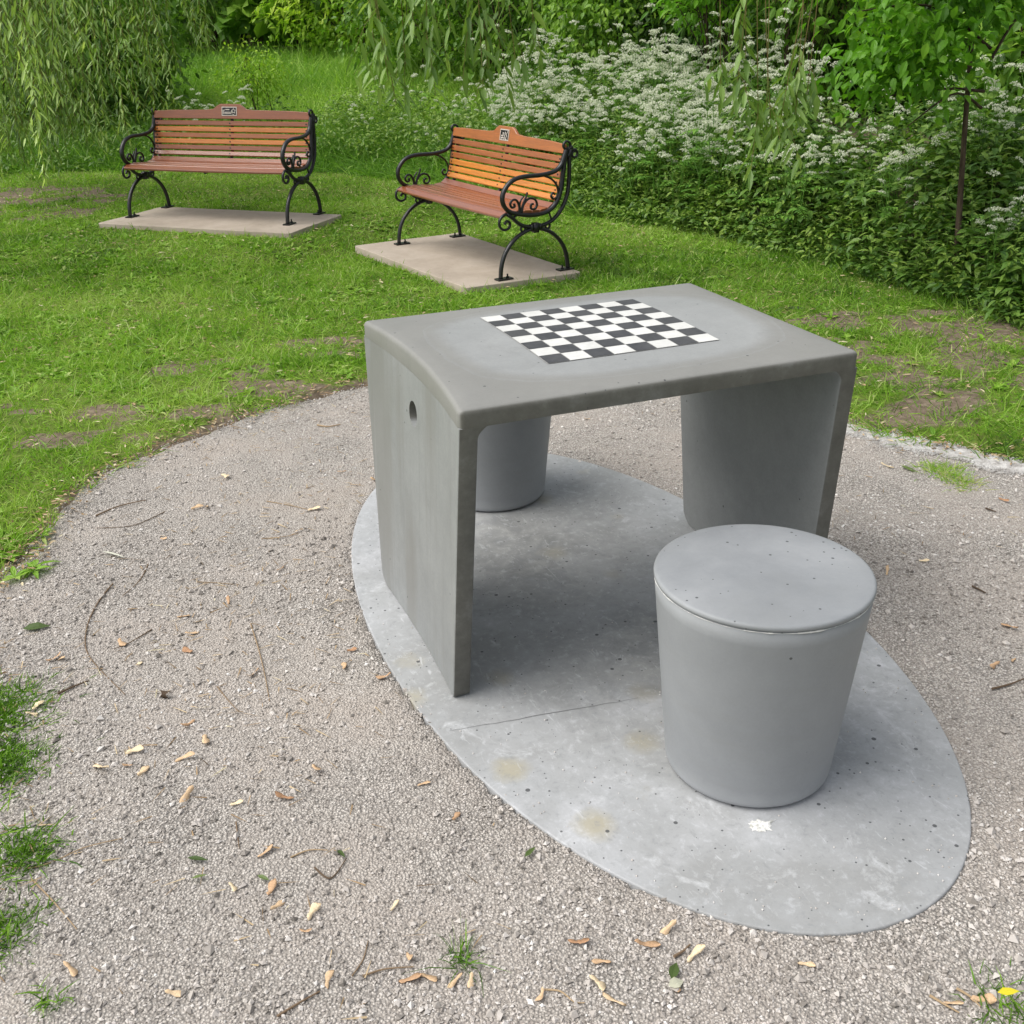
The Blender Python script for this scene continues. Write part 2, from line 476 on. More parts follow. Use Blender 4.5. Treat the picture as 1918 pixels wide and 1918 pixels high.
MAT_TOP = concrete('cast_concrete_top', (.275, .282, .277), (.24, .247, .242), (.31, .317, .312), ring=True, edge=True, hole_scale=48)
MAT_PANEL = concrete('cast_concrete_panel', (.255, .264, .261), (.222, .231, .229), (.29, .299, .297), streak=True, edge=True, hole_keep=.04)
MAT_STOOL = concrete('cast_concrete_stool', (.28, .292, .303), (.255, .267, .278), (.305, .318, .329), hole_keep=.05, smooth=True)
MAT_SEAT = concrete('cast_concrete_seat', (.28, .293, .304), (.225, .238, .25), (.345, .357, .368), hole_keep=.5, hole_scale=60, hole_thr=.2, smooth=True)
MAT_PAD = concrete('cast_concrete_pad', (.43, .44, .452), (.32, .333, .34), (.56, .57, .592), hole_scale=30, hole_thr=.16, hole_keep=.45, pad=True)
MAT_SLAB = concrete('slab_concrete', (.42, .355, .285), (.34, .285, .225), (.50, .435, .36), hole_keep=.05, rough=.8)

M = NT('black_tile'); v = M.coord(); n = M.noise(v, 90, 5, .7)
n2 = M.noise(v, 11, 6, .65); M.base(M.mix(M.ramp(n2, [(.42, .0), (.8, .6)]), M.ramp(n, [(.3, (.036, .037, .041)), (.7, (.062, .063, .068))]), (.12, .12, .12)), .5, .4); MAT_BLACK = M.m
M = NT('white_tile'); v = M.coord(); n = M.noise(v, 60, 5, .7)
n2 = M.noise(v, 9, 6, .65); M.base(M.mix(M.ramp(n2, [(.4, .0), (.75, .5)]), M.ramp(n, [(.3, (.64, .64, .61)), (.7, (.75, .75, .72))]), (.48, .475, .45)), .45, .4); MAT_WHITE = M.m
M = NT('tile_grout'); M.base((.45, .45, .43), .8); MAT_GROUT = M.m
M = NT('black_iron'); v = M.coord(); n = M.noise(v, 120, 4)
M.base(M.ramp(n, [(.3, (.006, .006, .007)), (.8, (.018, .018, .02))]), M.ramp(n, [(.3, .26), (.7, .42)]), .5); M.bump(n, .12, .002); MAT_IRON = M.m
M = NT('bolt_steel'); M.base((.09, .085, .08), .45, .5); M.b.inputs['Metallic'].default_value = .6; MAT_BOLT = M.m


def wood(name):
    M = NT(name); v = M.coord((1.3, 18, 18)); n = M.noise(v, 3.2, 6, .65, .6); v2 = M.coord((3, 40, 40)); n2 = M.noise(v2, 6, 4, .6)
    a = M.n('ShaderNodeAttribute', attribute_name='rnd')
    c0 = M.ramp(a.outputs['Fac'], [(0, (.20, .056, .022)), (.35, (.31, .088, .024)), (.65, (.52, .16, .018)), (1, (.66, .235, .026))])
    col = M.mix(.5, c0, M.mix(1.0, c0, M.ramp(n, [(.3, .58), (.7, 1.35)]), 'MULTIPLY'))
    col = M.mix(.25, col, M.mix(1.0, col, M.ramp(n2, [(.35, .5), (.65, 1.3)]), 'MULTIPLY'))
    M.base(col, M.ramp(n, [(.3, .32), (.7, .48)]), .3); M.bump(n2, .15, .002)
    M.b.inputs['Coat Weight'].default_value = .85; M.b.inputs['Coat Roughness'].default_value = .3; M.b.inputs['Coat IOR'].default_value = 1.62
    return M.m


MAT_WOOD = wood('varnished_slat_wood')
M = NT('plaque_black'); M.base((.006, .006, .008), .25, .5); MAT_PLAQUE = M.m
M = NT('plaque_silver'); M.base((.62, .56, .5), .4, .5); MAT_SILVER = M.m
M = NT('crest_back'); M.base((.06, .03, .02), .6); MAT_DARKWOOD = M.m

# ------------------------------------------------------------------ ground meshes
def grid_coords():
    xs = np.concatenate([np.linspace(-60, -9, 18), np.linspace(-8.5, 8.5, 190), np.linspace(9, 60, 18)])
    ys = np.concatenate([np.linspace(-30, -1.2, 16), np.linspace(-1, 14, 200), np.linspace(14.5, 80, 34)])
    return np.meshgrid(xs, ys)


X, Y = grid_coords()
g = in_poly(X, Y, GRAVEL); dg = dist_poly(X, Y, GRAVEL)
Z = H(X, Y) - np.where(g, np.clip(dg * 1.2, 0, .05), 0)
near_edge = np.where(g, 1, np.clip(1 - dg / .07, 0, 1) * .6)
b = np.maximum(bare(X, Y), near_edge)
b = np.maximum(b, np.where(Y - veg_y(X) > .1, .55, 0))
ny, nx = X.shape
idx = np.arange(nx * ny).reshape(ny, nx)
q = np.stack([idx[:-1, :-1], idx[:-1, 1:], idx[1:, 1:], idx[1:, :-1]], -1).reshape(-1, 4)
o = link('lawn', np_mesh('lawn', np.stack([X, Y, Z], -1), q, rnd=b, smooth=True), MAT_LAWN); tag(o, kind='structure')

# gravel sheet: fine grid clipped to its wavy outline
st = .03
X, Y = np.meshgrid(np.arange(-1.75, 3.5, st), np.arange(-.7, 4.9, st))
def gr_h(x, y):
    h = .0005 + .018 * (fbm(x, y, 2.3) - .5) + .011 * (fbm(x + 5, y, 8) - .5)
    r = pad_r(x, y)
    return np.where(r < 1.25, np.clip(h, .001, .0055) + .0015, h) - .05 * (r < .97) + .003
Z = gr_h(X, Y)
dg = dist_poly(X, Y, GRAVEL); g = in_poly(X, Y, GRAVEL)
sgn = np.where(g, dg, -dg) + .09 * (fbm(X, Y, 5) - .5)
Z = Z - np.clip(.03 - sgn, 0, .2) * .5
ny, nx = X.shape; idx = np.arange(nx * ny).reshape(ny, nx)
q = np.stack([idx[:-1, :-1], idx[:-1, 1:], idx[1:, 1:], idx[1:, :-1]], -1).reshape(-1, 4)
keep = (sgn.ravel()[q] > -.02).all(1)
used = np.unique(q[keep]); remap = np.full(nx * ny, -1); remap[used] = np.arange(len(used))
o = link('gravel_path', np_mesh('gravel_path', np.stack([X, Y, Z], -1).reshape(-1, 3)[used], remap[q[keep]], smooth=True), MAT_GRAVEL); tag(o, kind='structure')

# loose stones
def scatter(n, x0, x1, y0, y1): return x0 + (x1 - x0) * rng.random(n), y0 + (y1 - y0) * rng.random(n)


xs, ys = [], []
for n, y0, y1 in ((64000, .95, 1.9), (64000, 1.9, 3.0), (40000, 3.0, 4.7)):
    x, y = scatter(n, -1.7, 2.2, y0, y1); xs.append(x); ys.append(y)
x = np.concatenate(xs); y = np.concatenate(ys)
vis = (np.abs(x) < .60 * (y + .55)) | (y > 2.6)
dgs = np.where(in_poly(x, y, GRAVEL), 1, -1) * dist_poly(x, y, GRAVEL) + .10 * (fbm(x, y, 5) - .5)
dens = .45 + 1.7 * (fbm(x + 3, y + 1, 1.9) - .32)
ok = vis & (dgs > -.01) & (pad_r(x, y) > .998 - .02 * (fbm(x, y, 4) > .52)) & (rng.random(len(x)) < np.clip(dens, .15, 1))
x, y = x[ok], y[ok]; n = len(x)
sz = np.clip(rng.lognormal(math.log(.0024), .42, n), .0011, .0085)
octv = np.array([[1, 0, 0], [-1, 0, 0], [0, 1, 0], [0, -1, 0], [0, 0, 1], [0, 0, -1.]])
octt = np.array([[0, 2, 4], [2, 1, 4], [1, 3, 4], [3, 0, 4], [2, 0, 5], [1, 2, 5], [3, 1, 5], [0, 3, 5]])
V = octv[None] * (.6 + .8 * rng.random((n, 6, 1))) + .35 * (rng.random((n, 6, 3)) - .5)
V *= sz[:, None, None] * np.array([1.25, 1, .8])
an = rng.random(n) * 6.283; ca, sa = np.cos(an)[:, None], np.sin(an)[:, None]
tl = rng.normal(0, .5, n); ct, st_ = np.cos(tl)[:, None], np.sin(tl)[:, None]
V = np.stack([V[..., 0], V[..., 1] * ct - V[..., 2] * st_, V[..., 1] * st_ + V[..., 2] * ct], -1)
V = np.stack([V[..., 0] * ca - V[..., 1] * sa, V[..., 0] * sa + V[..., 1] * ca, V[..., 2]], -1)
V += np.stack([x, y, gr_h(x, y) + sz * .35], -1)[:, None]
T = (octt[None] + (np.arange(n) * 6)[:, None, None]).reshape(-1, 3)
o = link('gravel', np_mesh('gravel', V.reshape(-1, 3), tris=T, rnd=np.repeat(np.clip(rng.beta(1.7, 1.9, n) + .55 * (fbm(x, y, 1.9) - .5) + .25 * (fbm(x + 4, y, 6) - .5), 0, 1), 6)), MAT_STONE)
tag(o, 'loose grey-brown crushed stone around the concrete pad', 'gravel', kind='stuff')


# ------------------------------------------------------------------ chess table
def slabmesh(name, outline, thick, rad, mapf, nin=10, rsteps=4, rad2=None):
    """a rounded plate: outline (N,2), thickness along the third axis, edges rounded by rad; mapf bends it"""
    O = np.asarray(outline, float); n = len(O)
    cen = O.mean(0)
    nxt = np.roll(O, -1, 0); prv = np.roll(O, 1, 0)
    tang = unit(nxt - prv); nrm = np.stack([tang[:, 1], -tang[:, 0]], 1)   # outward for CCW
    rings = []
    def ring(inset, t): return np.column_stack([O - nrm * inset, np.full(n, t)])
    inner = O - nrm * rad
    for k in np.linspace(0, 1, nin + 1)[1:-1]:
        p = cen + (inner - cen) * k; rings.append(np.column_stack([p, np.zeros(n)]))
    for k in range(rsteps + 1):
        a_ = k / rsteps * math.pi / 2; rings.append(ring(rad * (1 - math.sin(a_)), rad * (1 - math.cos(a_))))
    for k in range(rsteps + 1):
        a_ = k / rsteps * math.pi / 2; r2 = rad if rad2 is None else rad2; rings.append(ring(r2 * (1 - math.cos(a_)), thick - r2 * (1 - math.sin(a_))))
    for k in np.linspace(0, 1, nin + 1)[1:-1][::-1]:
        p = cen + (inner - cen) * k; rings.append(np.column_stack([p, np.full(n, thick)]))
    m_ = len(rings)
    V = np.concatenate(rings + [np.array([[*cen, 0], [*cen, thick]])])
    V = mapf(V)
    Q = [[i * n + j, i * n + (j + 1) % n, (i + 1) * n + (j + 1) % n, (i + 1) * n + j] for i in range(m_ - 1) for j in range(n)]
    T = [[m_ * n, (j + 1) % n, j] for j in range(n)] + [[m_ * n + 1, (m_ - 1) * n + j, (m_ - 1) * n + (j + 1) % n] for j in range(n)]
    me = np_mesh(name, V, Q, T, smooth=True)
    bm = bmesh.new(); bm.from_mesh(me); bmesh.ops.recalc_face_normals(bm, faces=bm.faces); bm.to_mesh(me); bm.free()
    return me


def round_poly(P, radii, per=6, edge=14):
    """CCW polygon with rounded corners and subdivided edges"""
    P = np.asarray(P, float); n = len(P); arcs = []
    for i in range(n):
        p, a_, b_ = P[i], P[i - 1], P[(i + 1) % n]; r = radii[i]
        u = unit(a_ - p); v_ = unit(b_ - p); ang = math.acos(np.clip(u @ v_, -1, 1))
        d = r / math.tan(ang / 2); c = p + unit(u + v_) * (r / math.sin(ang / 2))
        s0 = p + u * d - c; s1 = p + v_ * d - c
        a0 = math.atan2(s0[1], s0[0]); a1 = math.atan2(s1[1], s1[0]); da = (a1 - a0 + math.pi) % (2 * math.pi) - math.pi
        arcs.append([c + r * np.array([math.cos(a0 + da * k / per), math.sin(a0 + da * k / per)]) for k in range(per + 1)])
    out = []
    for i in range(n):
        out += arcs[i]; e0 = arcs[i][-1]; e1 = arcs[(i + 1) % n][0]
        out += [e0 + (e1 - e0) * k / edge for k in range(1, edge)]
    return np.array(out)


TX, TY, TA = .21595, 2.57348, .36874
TW, TD, TH = .9857, .7715, .75
BW, BD = 1.0219, .628
PZ = .012
table = empty('chess_table', (TX, TY, PZ), TA)
tag(table, 'grey cast concrete chess table with black and white checkered board inlaid', 'chess table')
HT = TH - PZ
BOW = .024; CROWN = .011; TT = .040


def top_map(V):
    x, y, t = V[:, 0], V[:, 1], V[:, 2]
    k = 1 - (2 * y / TD) ** 2
    xx = x - np.sign(x) * BOW * k * np.clip(np.abs(x) / (TW / 2) * 1.6 - .6, 0, 1)
    z = HT - t + CROWN * k * (1 - t / TT)
    return np.column_stack([xx, y, z])


ol = round_poly([[-TW / 2, -TD / 2], [TW / 2, -TD / 2], [TW / 2, TD / 2], [-TW / 2, TD / 2]], [.016] * 4, 5, 24)
link('tabletop', slabmesh('tabletop', ol, TT, .011, top_map, nin=14, rad2=.0012), MAT_TOP, table)
PT = .043
PH = HT - TT + .001


def panel_mesh(sgn):
    rad = .0055
    u = np.unique(np.concatenate([np.linspace(-1, 1, 41), -1 + np.array([.004, .009, .014, .02, .03]), 1 - np.array([.004, .009, .014, .02, .03, .06, .09, .12])]))
    v = np.unique(np.concatenate([np.linspace(0, 1, 41), np.array([.002, .005, .009, .014]), 1 - np.array([.003, .01, .018, .03, .04])]))
    U, Vv = np.meshgrid(u, v)
    half0 = BD / 2
    yb = U * half0; rc = .05
    back = np.clip(yb - (half0 - rc), 0, rc); front = np.clip(-yb - (half0 - .012), 0, .012)
    zmin = rc - np.sqrt(rc ** 2 - back ** 2) + .012 - np.sqrt(.012 ** 2 - front ** 2)
    z = zmin + (PH - zmin) * Vv
    f = z / PH
    half = BD / 2 + (TD - .001 - BD) / 2 * f
    y = U * half
    d = np.minimum(half * (1 - np.abs(U)), (PH - zmin) * Vv)
    dd = np.minimum(d, rad); s_ = rad - np.sqrt(np.maximum(0, rad ** 2 - (rad - dd) ** 2))
    k = 1 - U ** 2
    bow = (.010 + (BOW - .010) * f) * k
    xo = BW / 2 + ((TW / 2 - .0006) - BW / 2) * f - bow
    fil = .024 * np.clip(1 - (PH - z) / .03, 0, 1) ** 2
    P0 = np.stack([sgn * (xo - s_), y, z], -1); P1 = np.stack([sgn * (xo - PT + s_ - fil), y, z], -1)
    nv, nu = U.shape; id0 = np.arange(nv * nu).reshape(nv, nu); id1 = id0 + nv * nu
    def quads(i): return np.stack([i[:-1, :-1], i[:-1, 1:], i[1:, 1:], i[1:, :-1]], -1).reshape(-1, 4)
    ed = np.concatenate([id0[0, :-1], id0[:-1, -1], id0[-1, :0:-1], id0[:0:-1, 0]])
    e2 = np.roll(ed, -1); o_ = nv * nu
    Q = np.concatenate([quads(id0), quads(id1)[:, ::-1], np.stack([ed, ed + o_, e2 + o_, e2], -1)])
    me = np_mesh('side_panel', np.concatenate([P0.reshape(-1, 3), P1.reshape(-1, 3)]), Q, smooth=True)
    bm = bmesh.new(); bm.from_mesh(me); bmesh.ops.recalc_face_normals(bm, faces=bm.faces); bm.to_mesh(me); bm.free()
    return me


pl = link('side_panel', panel_mesh(-1), MAT_PANEL, table)
link('side_panel', panel_mesh(1), MAT_PANEL, table)
# the lifting hole cast into the left panel
_p = at(774, 775, 1.0)
ca, sa = math.cos(TA), math.sin(TA)
d = ray(774, 775); o0 = np.array([0, 0, CAM_H])
nl = np.array([ca, sa, 0.]); pt0 = np.array([TX, TY, 0]) - nl * (TW / 2 - .02)
t_ = ((pt0 - o0) @ nl) / (d @ nl); hp = o0 + d * t_
hy = (hp[0] - TX) * -sa + (hp[1] - TY) * ca; hz = hp[2] - PZ
bm = bmesh.new()
bmesh.ops.create_cone(bm, cap_ends=True, segments=28, radius1=.034, radius2=.030, depth=.09, matrix=Matrix.Translation((-TW / 2 + .01, hy, hz)) @ Matrix.Rotation(math.pi / 2, 4, 'Y'))
cut = bpy.data.meshes.new('cut'); bm.to_mesh(cut); bm.free()
cuto = bpy.data.objects.new('cut', cut); COL.objects.link(cuto); cuto.parent = table
md = pl.modifiers.new('b', 'BOOLEAN'); md.object = cuto; md.operation = 'DIFFERENCE'; md.solver = 'EXACT'
bpy.context.view_layer.update()
me2 = bpy.data.meshes.new_from_object(pl.evaluated_get(bpy.context.evaluated_depsgraph_get()))
pl.modifiers.clear(); pl.data = me2; me2.set_sharp_from_angle(angle=.55); bpy.data.objects.remove(cuto)
# chessboard inlay
S = .4451; OX, OY = .0099, .0279
A = Acc(); mats = []
def crown(y): return HT + CROWN * (1 - (2 * y / TD) ** 2)
cell = S / 8; gp = .0009
for i in range(8):
    for j in range(8):
        x0 = OX - S / 2 + i * cell + gp; x1 = x0 + cell - 2 * gp; y0 = OY - S / 2 + j * cell + gp; y1 = y0 + cell - 2 * gp
        A.add([[x, y, crown(y) + .0022] for x, y in ((x0, y0), (x1, y0), (x1, y1), (x0, y1))], q=[[0, 1, 2, 3]])
        mats.append(0 if (i + j) % 2 == 0 else 1)
ny = 8; yy = np.linspace(OY - S / 2, OY + S / 2, ny + 1); xx = (OX - S / 2, OX + S / 2)
A.add([[x, y, crown(y) + .0014] for y in yy for x in xx], q=[[2 * k, 2 * k + 1, 2 * k + 3, 2 * k + 2] for k in range(ny)]); mats += [2] * ny
me = A.mesh('chessboard'); link('chessboard', me, [MAT_BLACK, MAT_WHITE, MAT_GROUT], table)
me.polygons.foreach_set('material_index', mats)


# ------------------------------------------------------------------ stools
def lathe(name, prof, seg=96, smooth=True):
    prof = np.asarray(prof, float); n = len(prof); a_ = np.linspace(0, 2 * np.pi, seg, endpoint=False)
    V = np.stack([prof[:, 0][:, None] * np.cos(a_), prof[:, 0][:, None] * np.sin(a_), np.repeat(prof[:, 1][:, None], seg, 1)], -1).reshape(-1, 3)
    Q = [[i * seg + j, i * seg + (j + 1) % seg, (i + 1) * seg + (j + 1) % seg, (i + 1) * seg + j] for i in range(n - 1) for j in range(seg)]
    V = np.vstack([V, [0, 0, prof[0, 1]], [0, 0, prof[-1, 1]]])
    T = [[n * seg, (j + 1) % seg, j] for j in range(seg)] + [[n * seg + 1, (n - 1) * seg + j, (n - 1) * seg + (j + 1) % seg] for j in range(seg)]
    return np_mesh(name, V, Q, T, smooth=smooth)


SH, SRT, SRB = .4694 - PZ, .2150, .1745


def make_stool(loc, label):
    st = empty('stool', loc, 0.4); tag(st, label, 'stool', 'round concrete stools at the chess table')
    rt = SRT - .0016; z1 = SH - .013
    prof = [(SRB - .03, 0)] + [(SRB - .022 + .022 * math.sin(t), .022 - .022 * math.cos(t)) for t in np.linspace(.2, 1.45, 7)]
    prof += [(SRB + (rt - SRB) * t, .024 + (z1 - .024) * t) for t in np.linspace(.03, 1, 12)] + [(rt - .01, z1 + .0005)]
    link('body', lathe('body', prof), MAT_STOOL, st)
    z0 = z1 + .0015
    seat = [(rt - .006, z0), (rt - .001, z0), (SRT, z0 + .0012), (SRT, SH - .0055), (SRT - .001, SH - .0028), (SRT - .003, SH - .001), (SRT - .007, SH)]
    seat += [(r_, SH + .0018 * (1 - r_ / .2)) for r_ in (.18, .14, .1, .06, .03)]
    link('seat', lathe('seat', seat), MAT_SEAT, st)
    # crumbly pale lip of cement under the seat edge: one thin uneven ring
    k = 360; a_ = np.linspace(0, 2 * np.pi, k, endpoint=False); tr = .0004 + .0016 * np.clip(fbm(np.cos(a_) * 2 + 4, np.sin(a_) * 2 + 4, 3) - .42, 0, 1) * 3 + .0006 * rng.random(k) * (rng.random(k) < .3)
    ph = np.arange(6) * math.pi / 3
    rr_ = (rt - .0004) + tr[:, None] * np.cos(ph); zz_ = z1 - .0012 + tr[:, None] * np.sin(ph)
    V = np.stack([rr_ * np.cos(a_)[:, None], rr_ * np.sin(a_)[:, None], zz_], -1)
    A = Acc(); A.add(V.reshape(-1, 3), q=[[i * 6 + j, ((i + 1) % k) * 6 + j, ((i + 1) % k) * 6 + (j + 1) % 6, i * 6 + (j + 1) % 6] for i in range(k) for j in range(6)])
    link('mortar_lip', A.mesh('mortar_lip'), MAT_LIP, st)
    return st


M = NT('pale_mortar'); M.base((.62, .62, .6), .9); MAT_LIP = M.m
make_stool((.494, 1.858, PZ), 'concrete stool in the foreground, its whole round seat in view')
make_stool((-.063, 3.289, PZ), 'concrete stool at the far side, half hidden under the chess table')

# ------------------------------------------------------------------ elliptical pad
a_ = np.linspace(0, 2 * np.pi, 200, endpoint=False)
cx = np.sign(np.cos(a_)) * np.abs(np.cos(a_)) ** (2 / PADN) * PADR[0]; cy = np.sign(np.sin(a_)) * np.abs(np.sin(a_)) ** (2 / PADN) * PADR[1]
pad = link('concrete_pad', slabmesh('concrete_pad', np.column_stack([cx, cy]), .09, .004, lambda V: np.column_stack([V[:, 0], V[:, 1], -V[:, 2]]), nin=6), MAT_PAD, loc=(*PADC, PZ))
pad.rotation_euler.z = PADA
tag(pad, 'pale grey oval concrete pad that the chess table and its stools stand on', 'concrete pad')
# hairline crack, bird dropping, crumbs on the pad
M = NT('crack_dark'); M.base((.17, .17, .17), .9); MAT_CRACK = M.m
p0 = ground_at(842, 1369, PZ); p1 = ground_at(1195, 1308, PZ)
pts = np.array([p0 + (p1 - p0) * k + np.array([0, .0012 * rng.normal(), 0]) for k in np.linspace(0, 1, 18)])
A = Acc(); pr_ = np.array([-(p1 - p0)[1], (p1 - p0)[0], 0]); pr_ = pr_ / np.linalg.norm(pr_)
wd = np.interp(np.linspace(0, 1, 18), [0, .5, 1], [.0004, .0008, .0004])
A.add(np.concatenate([pts + pr_ * wd[:, None] + [0, 0, .0012], pts - pr_ * wd[:, None] + [0, 0, .0012]]), q=[[i, i + 1, i + 19, i + 18] for i in range(17)])
o = link('crack', A.mesh('crack'), MAT_CRACK)
o.parent = pad; bpy.context.view_layer.update(); o.matrix_parent_inverse = pad.matrix_world.inverted()
M = NT('bird_lime'); v = M.coord(); n = M.noise(v, 120, 4); M.base(M.ramp(n, [(.35, (.42, .42, .38)), (.5, (.70, .70, .67)), (.7, (.84, .84, .82))]), .7); MAT_LIME = M.m
c0 = ground_at(1425, 1547, PZ); k = 34; ang = np.linspace(0, 2 * np.pi, k, endpoint=False)
rr = .017 * (1 + .5 * (fbm(np.cos(ang) * 3 + 5, np.sin(ang) * 3 + 5, 1.5) - .4) + .35 * rng.random(k) * (np.arange(k) % 3 == 0) - .2 * rng.random(k)); rr[3] *= 1.5; rr[30] *= 1.4
ring0 = np.column_stack([c0[0] + rr * np.cos(ang) * 1.25, c0[1] + rr * np.sin(ang), np.full(k, PZ + .0006)])
ring1 = np.column_stack([c0[0] + rr * .7 * np.cos(ang) * 1.25, c0[1] + rr * .7 * np.sin(ang), PZ + .0022 + .0012 * rng.random(k)])
A = Acc(); A.add(np.vstack([ring0, ring1, [[c0[0], c0[1], PZ + .0028]]]), q=[[j, (j + 1) % k, k + (j + 1) % k, k + j] for j in range(k)], t=[[k + j, k + (j + 1) % k, 2 * k] for j in range(k)])
o = link('bird_dropping', A.mesh('bird_dropping'), MAT_LIME); tag(o, 'white splashed bird dropping on the pad in front of the near stool', 'bird dropping')
A = Acc(); k = 420
t_ = rng.random(k) * 6.283; rad_ = np.where(rng.random(k) < .35, .93 + .06 * rng.random(k), np.sqrt(rng.random(k)) * .9)
lx = PADR[0] * rad_ * np.cos(t_); ly = PADR[1] * rad_ * np.sin(t_)
px_ = PADC[0] + lx * math.cos(PADA) - ly * math.sin(PADA); py_ = PADC[1] + lx * math.sin(PADA) + ly * math.cos(PADA)
ok = py_ < 2.6; px_, py_ = px_[ok], py_[ok]; k = len(px_); s_ = rng.uniform(.0008, .0026, k)
V = np.stack([px_, py_, PZ + s_ * .5], -1)[:, None] + octv[None] * s_[:, None, None] * (.7 + .6 * rng.random((k, 6, 1)))
A.add(V.reshape(-1, 3), t=(octt[None] + (np.arange(k) * 6)[:, None, None]).reshape(-1, 3), r=np.repeat(.5 + .5 * rng.random(k), 6))
o = link('grit', A.mesh('grit'), MAT_STONE); tag(o, 'pale grit strewn over the oval concrete pad', 'grit', kind='stuff')


# ------------------------------------------------------------------ benches
def prism_slab(name, poly, z0, z1, mat, rad=.005):
    P = np.asarray(poly); c = P.mean(0)
    me = slabmesh(name, round_poly(P - c, [.02] * 4, 3, 16), z1 - z0, rad, lambda V: np.column_stack([V[:, 0], V[:, 1], -V[:, 2] + .004 * (fbm(V[:, 0] + 3, V[:, 1] + 3, 5) - .5) * (V[:, 2] < .02)]), nin=6)
    return link(name, me, mat, loc=(*c, z1))


o = prism_slab('concrete_slab', SLAB1, -.02, .14, MAT_SLAB); tag(o, 'tan concrete slab under the left bench, near the willow', 'concrete slab', 'concrete slabs under the park benches')
o = prism_slab('concrete_slab', SLAB2, -.06, .07, MAT_SLAB); tag(o, 'tan concrete slab under the bench nearest the chess table', 'concrete slab', 'concrete slabs under the park benches')

LEG = [(-.235, .004), (-.226, .085), (-.195, .16), (-.135, .225), (-.065, .262), (0, .273), (.065, .262), (.135, .225), (.195, .16), (.226, .085), (.237, .004)]
STAY = [(-.178, .372), (-.15, .352), (-.09, .304), (0, .283), (.108, .300), (.181, .356), (.228, .442), (.243, .553), (.243, .64), (.248, .69)]
ARM = [(.222, .70), (.205, .655), (.185, .615), (.14, .585), (.05, .573), (-.08, .573), (-.155, .552), (-.203, .50), (-.21, .445), (-.178, .396), (-.11, .368), (0, .352), (.091, .362), (.15, .405), (.183, .475), (.2, .57), (.214, .66), (.222, .70)]


def spiral(cx, cz, r, turns=1.4, start=0.0, dirn=1, n=30, shrink=.28):
    t = np.linspace(0, 1, n); a_ = start + dirn * t * turns * 2 * np.pi; rr = r * (1 - (1 - shrink) * t)
    return [(cx + q_ * math.cos(b_), cz + q_ * math.sin(b_)) for q_, b_ in zip(rr, a_)]


def path(A, pts, x, rad, n=40, raw=False, seg=8):
    P = np.array(pts) if raw else spline(pts, n)
    P3 = np.column_stack([np.full(len(P), x), P[:, 0], P[:, 1]])
    T = unit(np.gradient(P3, axis=0)); U = np.array([1., 0, 0]); N_ = np.cross(U, T)
    a_ = np.linspace(0, 2 * np.pi, seg, endpoint=False)
    v = P3[:, None] + rad * (1.15 * np.cos(a_)[None, :, None] * U[None, None] + .9 * np.sin(a_)[None, :, None] * N_[:, None])
    n_ = len(P3)
    q_ = [[i * seg + j, i * seg + (j + 1) % seg, (i + 1) * seg + (j + 1) % seg, (i + 1) * seg + j] for i in range(n_ - 1) for j in range(seg)]
    v = np.vstack([v.reshape(-1, 3), P3[0], P3[-1]])
    t = [[n_ * seg, (j + 1) % seg, j] for j in range(seg)] + [[n_ * seg + 1, (n_ - 1) * seg + j, (n_ - 1) * seg + (j + 1) % seg] for j in range(seg)]
    A.add(v, q_, t)


def box(A, c, s, r=.5, rot=None):
    c = np.asarray(c, float); s = np.asarray(s, float) / 2
    V = np.array([[i, j, k] for i in (-1, 1) for j in (-1, 1) for k in (-1, 1)]) * s
    if rot is not None: V = V @ np.asarray(rot).T
    A.add(V + c, q=[[0, 1, 3, 2], [4, 6, 7, 5], [0, 4, 5, 1], [2, 3, 7, 6], [0, 2, 6, 4], [1, 5, 7, 3]], r=r)


def slat(A, L, c, ang, wid, th, r, sag=0.0, top=None):
    """a plank along x with softened edges; ang tilts its width axis from +y toward +z"""
    e = min(.004, th * .3)
    prof = [(-wid / 2 + e, -th / 2), (wid / 2 - e, -th / 2), (wid / 2, -th / 2 + e), (wid / 2, th / 2 - e), (wid / 2 - e, th / 2), (-wid / 2 + e, th / 2), (-wid / 2, th / 2 - e), (-wid / 2, -th / 2 + e)]
    ca_, sa_ = math.cos(ang), math.sin(ang); n = 14; V = []
    for k in range(n + 1):
        x = -L / 2 + L * k / n
        for a1, b1 in prof:
            V.append((x, c[0] + a1 * ca_ - b1 * sa_, c[1] + a1 * sa_ + b1 * ca_ - sag * (1 - (2 * k / n - 1) ** 2)))
    Q = [[k * 8 + j, k * 8 + (j + 1) % 8, (k + 1) * 8 + (j + 1) % 8, (k + 1) * 8 + j] for k in range(n) for j in range(8)]
    m0 = len(V); V += [(-L / 2, c[0], c[1]), (L / 2, c[0], c[1])]
    T = [[m0, (j + 1) % 8, j] for j in range(8)] + [[m0 + 1, n * 8 + j, n * 8 + (j + 1) % 8] for j in range(8)]
    A.add(V, Q, T, r)


def fix_normals(me):
    bm = bmesh.new(); bm.from_mesh(me); bmesh.ops.recalc_face_normals(bm, faces=bm.faces); bm.to_mesh(me); bm.free(); return me


